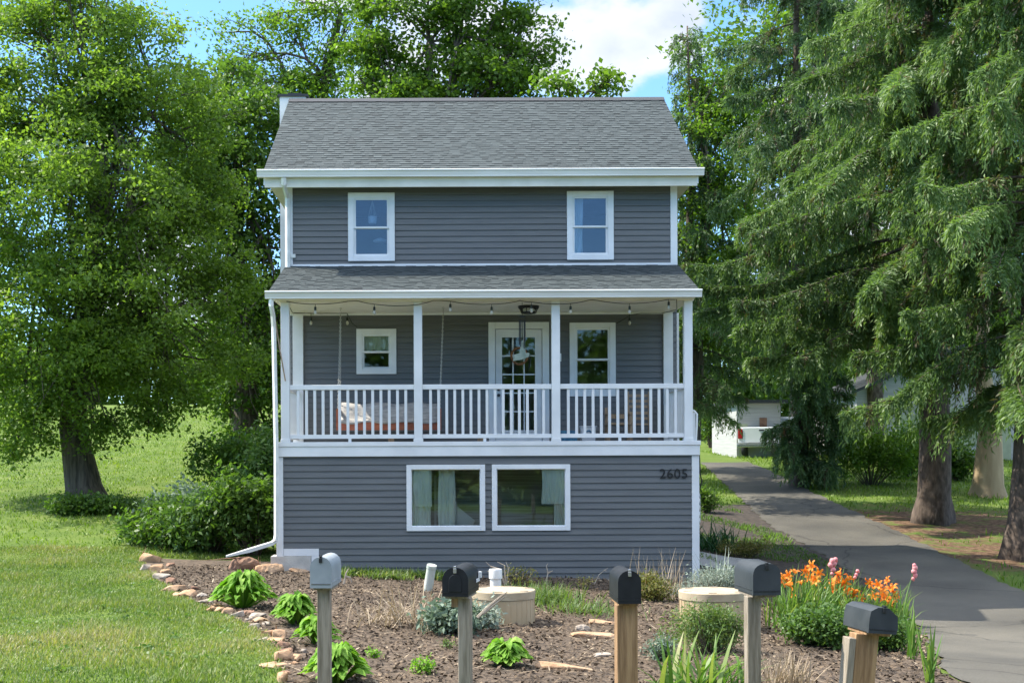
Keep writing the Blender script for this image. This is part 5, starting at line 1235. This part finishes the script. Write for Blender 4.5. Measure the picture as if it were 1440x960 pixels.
# tan trunk broadleaf
b = G(1390, 697); D = b.y + CAM_D
tree('beech', b, P(1385, 420, D), .42, [(1400, 330, 1, 90), (1340, 250, 1, 90), (1450, 260, 1, 90), (1400, 160, 1, 100), (1460, 420, 1, 70)], D, 'leaf_light', 6, 40, .2, .12, 'broadleaf tree with a pale tan flaring trunk behind the spruces', bark='bark_tan', seed=31, spread=.45)

# ---- shrubs beside the house and by the sheds
def shrub(name, px, py, wpx, hpx, m, n, L, W, lab, seed, lobes=8, group=None): return bush(name, px, py, wpx, hpx, m, n, L, W, lab, seed, lobes=lobes, group=group, clump=24)
shrub('viburnum', 225, 768, 120, 70, 'leaf_dark', 5200, .12, .06, 'rounded dark green shrub at the lawn end of the shrub row', 81, group='shrubs beside the house')
shrub('viburnum', 300, 776, 120, 92, 'bushy', 5600, .13, .055, 'shrub with lighter drooping leaves in the middle of the shrub row', 82, group='shrubs beside the house')
shrub('viburnum', 262, 762, 110, 80, 'sage', 3500, .12, .06, 'dull grey green shrub between the rounded and the lighter one', 83, group='shrubs beside the house')
shrub('viburnum', 358, 782, 84, 130, 'leaf_dark', 6000, .13, .06, 'tall dark shrub against the left downspout', 84, group='shrubs beside the house')
shrub('sumac', 374, 740, 60, 145, 'bushy', 4500, .17, .055, 'upright feathery leaved bush reaching the porch floor at the left corner', 85, group='shrubs beside the house')
shrub('undergrowth_shrub', 335, 705, 120, 110, 'leaf_dark', 6000, .13, .07, 'deep green shrub mass behind the shrub row, under the maple', 86)
shrub('ivy_patch', 130, 722, 150, 26, 'leaf_dark', 6000, .10, .06, 'low dark plants around the foot of the leafy tree', 87)
shrub('forsythia', 1225, 682, 130, 108, 'leaf_light', 11000, .12, .06, 'rounded bright green shrub left of the thick spruce trunk', 88)
shrub('forsythia', 1275, 672, 60, 72, 'bushy', 5000, .12, .06, 'darker shrub touching the thick spruce trunk', 89)
shrub('laurel', 1120, 560, 50, 70, 'hosta', 2500, .16, .09, 'small yellow green bush glowing among the spruce boughs', 90)
shrub('laurel', 1348, 676, 64, 74, 'leaf_dark', 4500, .14, .08, 'dark bush between the thick spruce trunk and the pale smooth trunk', 92)
shrub('laurel', 1000, 630, 60, 60, 'leaf_dark', 4000, .16, .09, 'dark bush behind the house beside the garage', 91)
# ---- sheds and truck
def shed(px0, px1, D, depth, hwall, rise, name, lab, extras=None):
    x0, x1 = (px0 - VX) / F * D, (px1 - VX) / F * D; y = D - CAM_D; z = T((x0 + x1) / 2, y) - .3
    t = empty(name, (x0, y, z), lab, 'outbuilding'); w = x1 - x0; h = hwall + .3
    a = MB(); a.box(0, 0, 0, w, depth, h); a.prism([(0, h), (w, h), (w / 2, h + rise)], 1, .0, depth) if rise else None
    a.build('wall', M['shed'], t)
    r = MB(); 
    if rise:
        r.prism([(-.3, h - .12), (w / 2, h + rise + .08), (w + .3, h - .12), (w + .3, h), (w / 2, h + rise + .2), (-.3, h)], 1, -.3, depth + .3)
    else: r.box(-.25, -.3, h, w + .25, depth + .3, h + .14)
    r.build('roof', M['roofdark'], t)
    return t, z
D = 53
t, z = shed(1036, 1098, D, 5, 2.25, 0, 'garage', 'low white garage with a flat dark roof behind the truck')
a = MB(); a.box(.1, -.03, .3, .45, 0.0, 1.7); a.build('door', M['shed_green'], t); MB().box(.95, -.03, 1.55, 1.25, 0, 1.95).build('window', M['red'] if False else M['stone_dark'], t)
D = 50
t, z = shed(1205, 1500, D, 6, 2.7, 1.6, 'shed', 'white shed with green doors behind the spruce trunks')
for (x0, x1, z0, z1) in [(1.6, 2.5, .3, 2.1), (3.6, 4.7, .9, 2.35), (5.2, 6.0, .3, 2.2)]:
    dd = MB().box(x0, -.05, z0, x1, 0, z1).build('door', M['shed_green'], t)
MB().box(.5, -.05, 1.7, 1.2, 0, 2.4).build('window', M['glass_up'], t)
# truck
b = G(1080, 639); D = 52.; xw_ = (1071 - VX) / F * D; y = D - CAM_D; tr = empty('pickup_truck', (xw_, y, T(xw_, y)), 'white pickup truck seen from behind beside the garage', 'truck'); tr.rotation_euler = (0, 0, R(-24))
a = MB(); a.prism([(-.95, .62), (.95, .62), (.97, 1.02), (.93, 1.28), (-.93, 1.28), (-.97, 1.02)], 1, .05, 2.0); a.build('bed', M['truckwhite'], tr, bevel=.03)
a = MB(); a.prism([(2.0, .55), (5.3, .5), (5.35, .95), (4.1, 1.12), (3.6, 1.72), (2.35, 1.75), (2.02, 1.25)], 0, -.94, .94); a.build('cab', M['truckwhite'], tr, bevel=.05)
a = MB(); a.prism([(2.3, 1.25), (3.85, 1.2), (3.52, 1.62), (2.42, 1.64)], 0, -.95, .95); a.box(-.7, 2.05, 1.28, .7, 2.26, 1.66); a.build('cab_window', M['glass_up'], tr)
tg = MB().box(-.76, -.0, .66, .76, .048, 1.26).build('tailgate', M['truckwhite'], tr, bevel=.012); MB().box(-.1, -.015, 1.12, .1, -.0005, 1.18).build('handle', M['black'], tg)
for sx in (-1, 1): MB().box(min(sx * .77, sx * .95), -.02, .82, max(sx * .77, sx * .95), .06, 1.2).build('tail_lamp', M['red'], tr, bevel=.012)
MB().box(-.98, -.12, .46, .98, .03, .61).build('bumper', M['chrome'], tr, bevel=.02)
for (sx, yy) in ((-1, .95), (1, .95), (-1, 4.3), (1, 4.3)):
    wv = MB(); wv.lathe([(.25, -.13), (.37, -.12), (.40, -.08), (.40, .08), (.37, .12), (.25, .13)], 0, 0, 20); o = wv.build('wheel', M['tyre'], tr, smooth=True); o.rotation_euler = (0, R(90), 0); o.location = (sx * .82, yy, .40)
    wv = MB(); wv.lathe([(.1, -.14), (.24, -.13), (.24, .13), (.1, .14)], 0, 0, 16); rim = wv.build('rim', M['chrome'], o, smooth=True)
# far treelines, countless crowns read as one mass
def woods(x0, x1, d0, d1, hmin, hmax, n, lab, seed, m='leaf_dark', zoff=0.):
    rng = np.random.default_rng(seed); x = rng.uniform(x0, x1, n); d = rng.uniform(d0, d1, n); g = terrain(x, d)
    hm = hmin + (hmax - hmin) * (.5 + .5 * np.sin(x * .35 + seed) * np.cos(x * .13)); z = g + hm * rng.uniform(0, 1, n) ** .8
    q, t = cloud(np.stack([x, d - CAM_D, z], 1), 34, .75, .55, .38, .7, .7, rng)
    tag(npmesh('woods', q, 4, M[m], t), lab, 'woods', kind='stuff')
woods(8, 62, 76, 92, 5, 11, 1700, 'far woods beyond the sheds on the driveway side', 5)
woods(-75, -14, 96, 110, 3, 8, 1500, 'far line of trees beyond the lawn', 7, 'leaf_maple')
woods(-60, 60, -18, -11, 7, 10, 1900, 'line of trees added out of view across the road, darkening the window reflections', 9)  # unseen trees added behind the camera to darken what the panes reflect
woods(-16, 12, 84, 98, 4, 9, 1000, 'far woods behind the house', 11)
woods(60, 120, 70, 100, 5, 11, 900, 'far woods far out on the driveway side', 13)
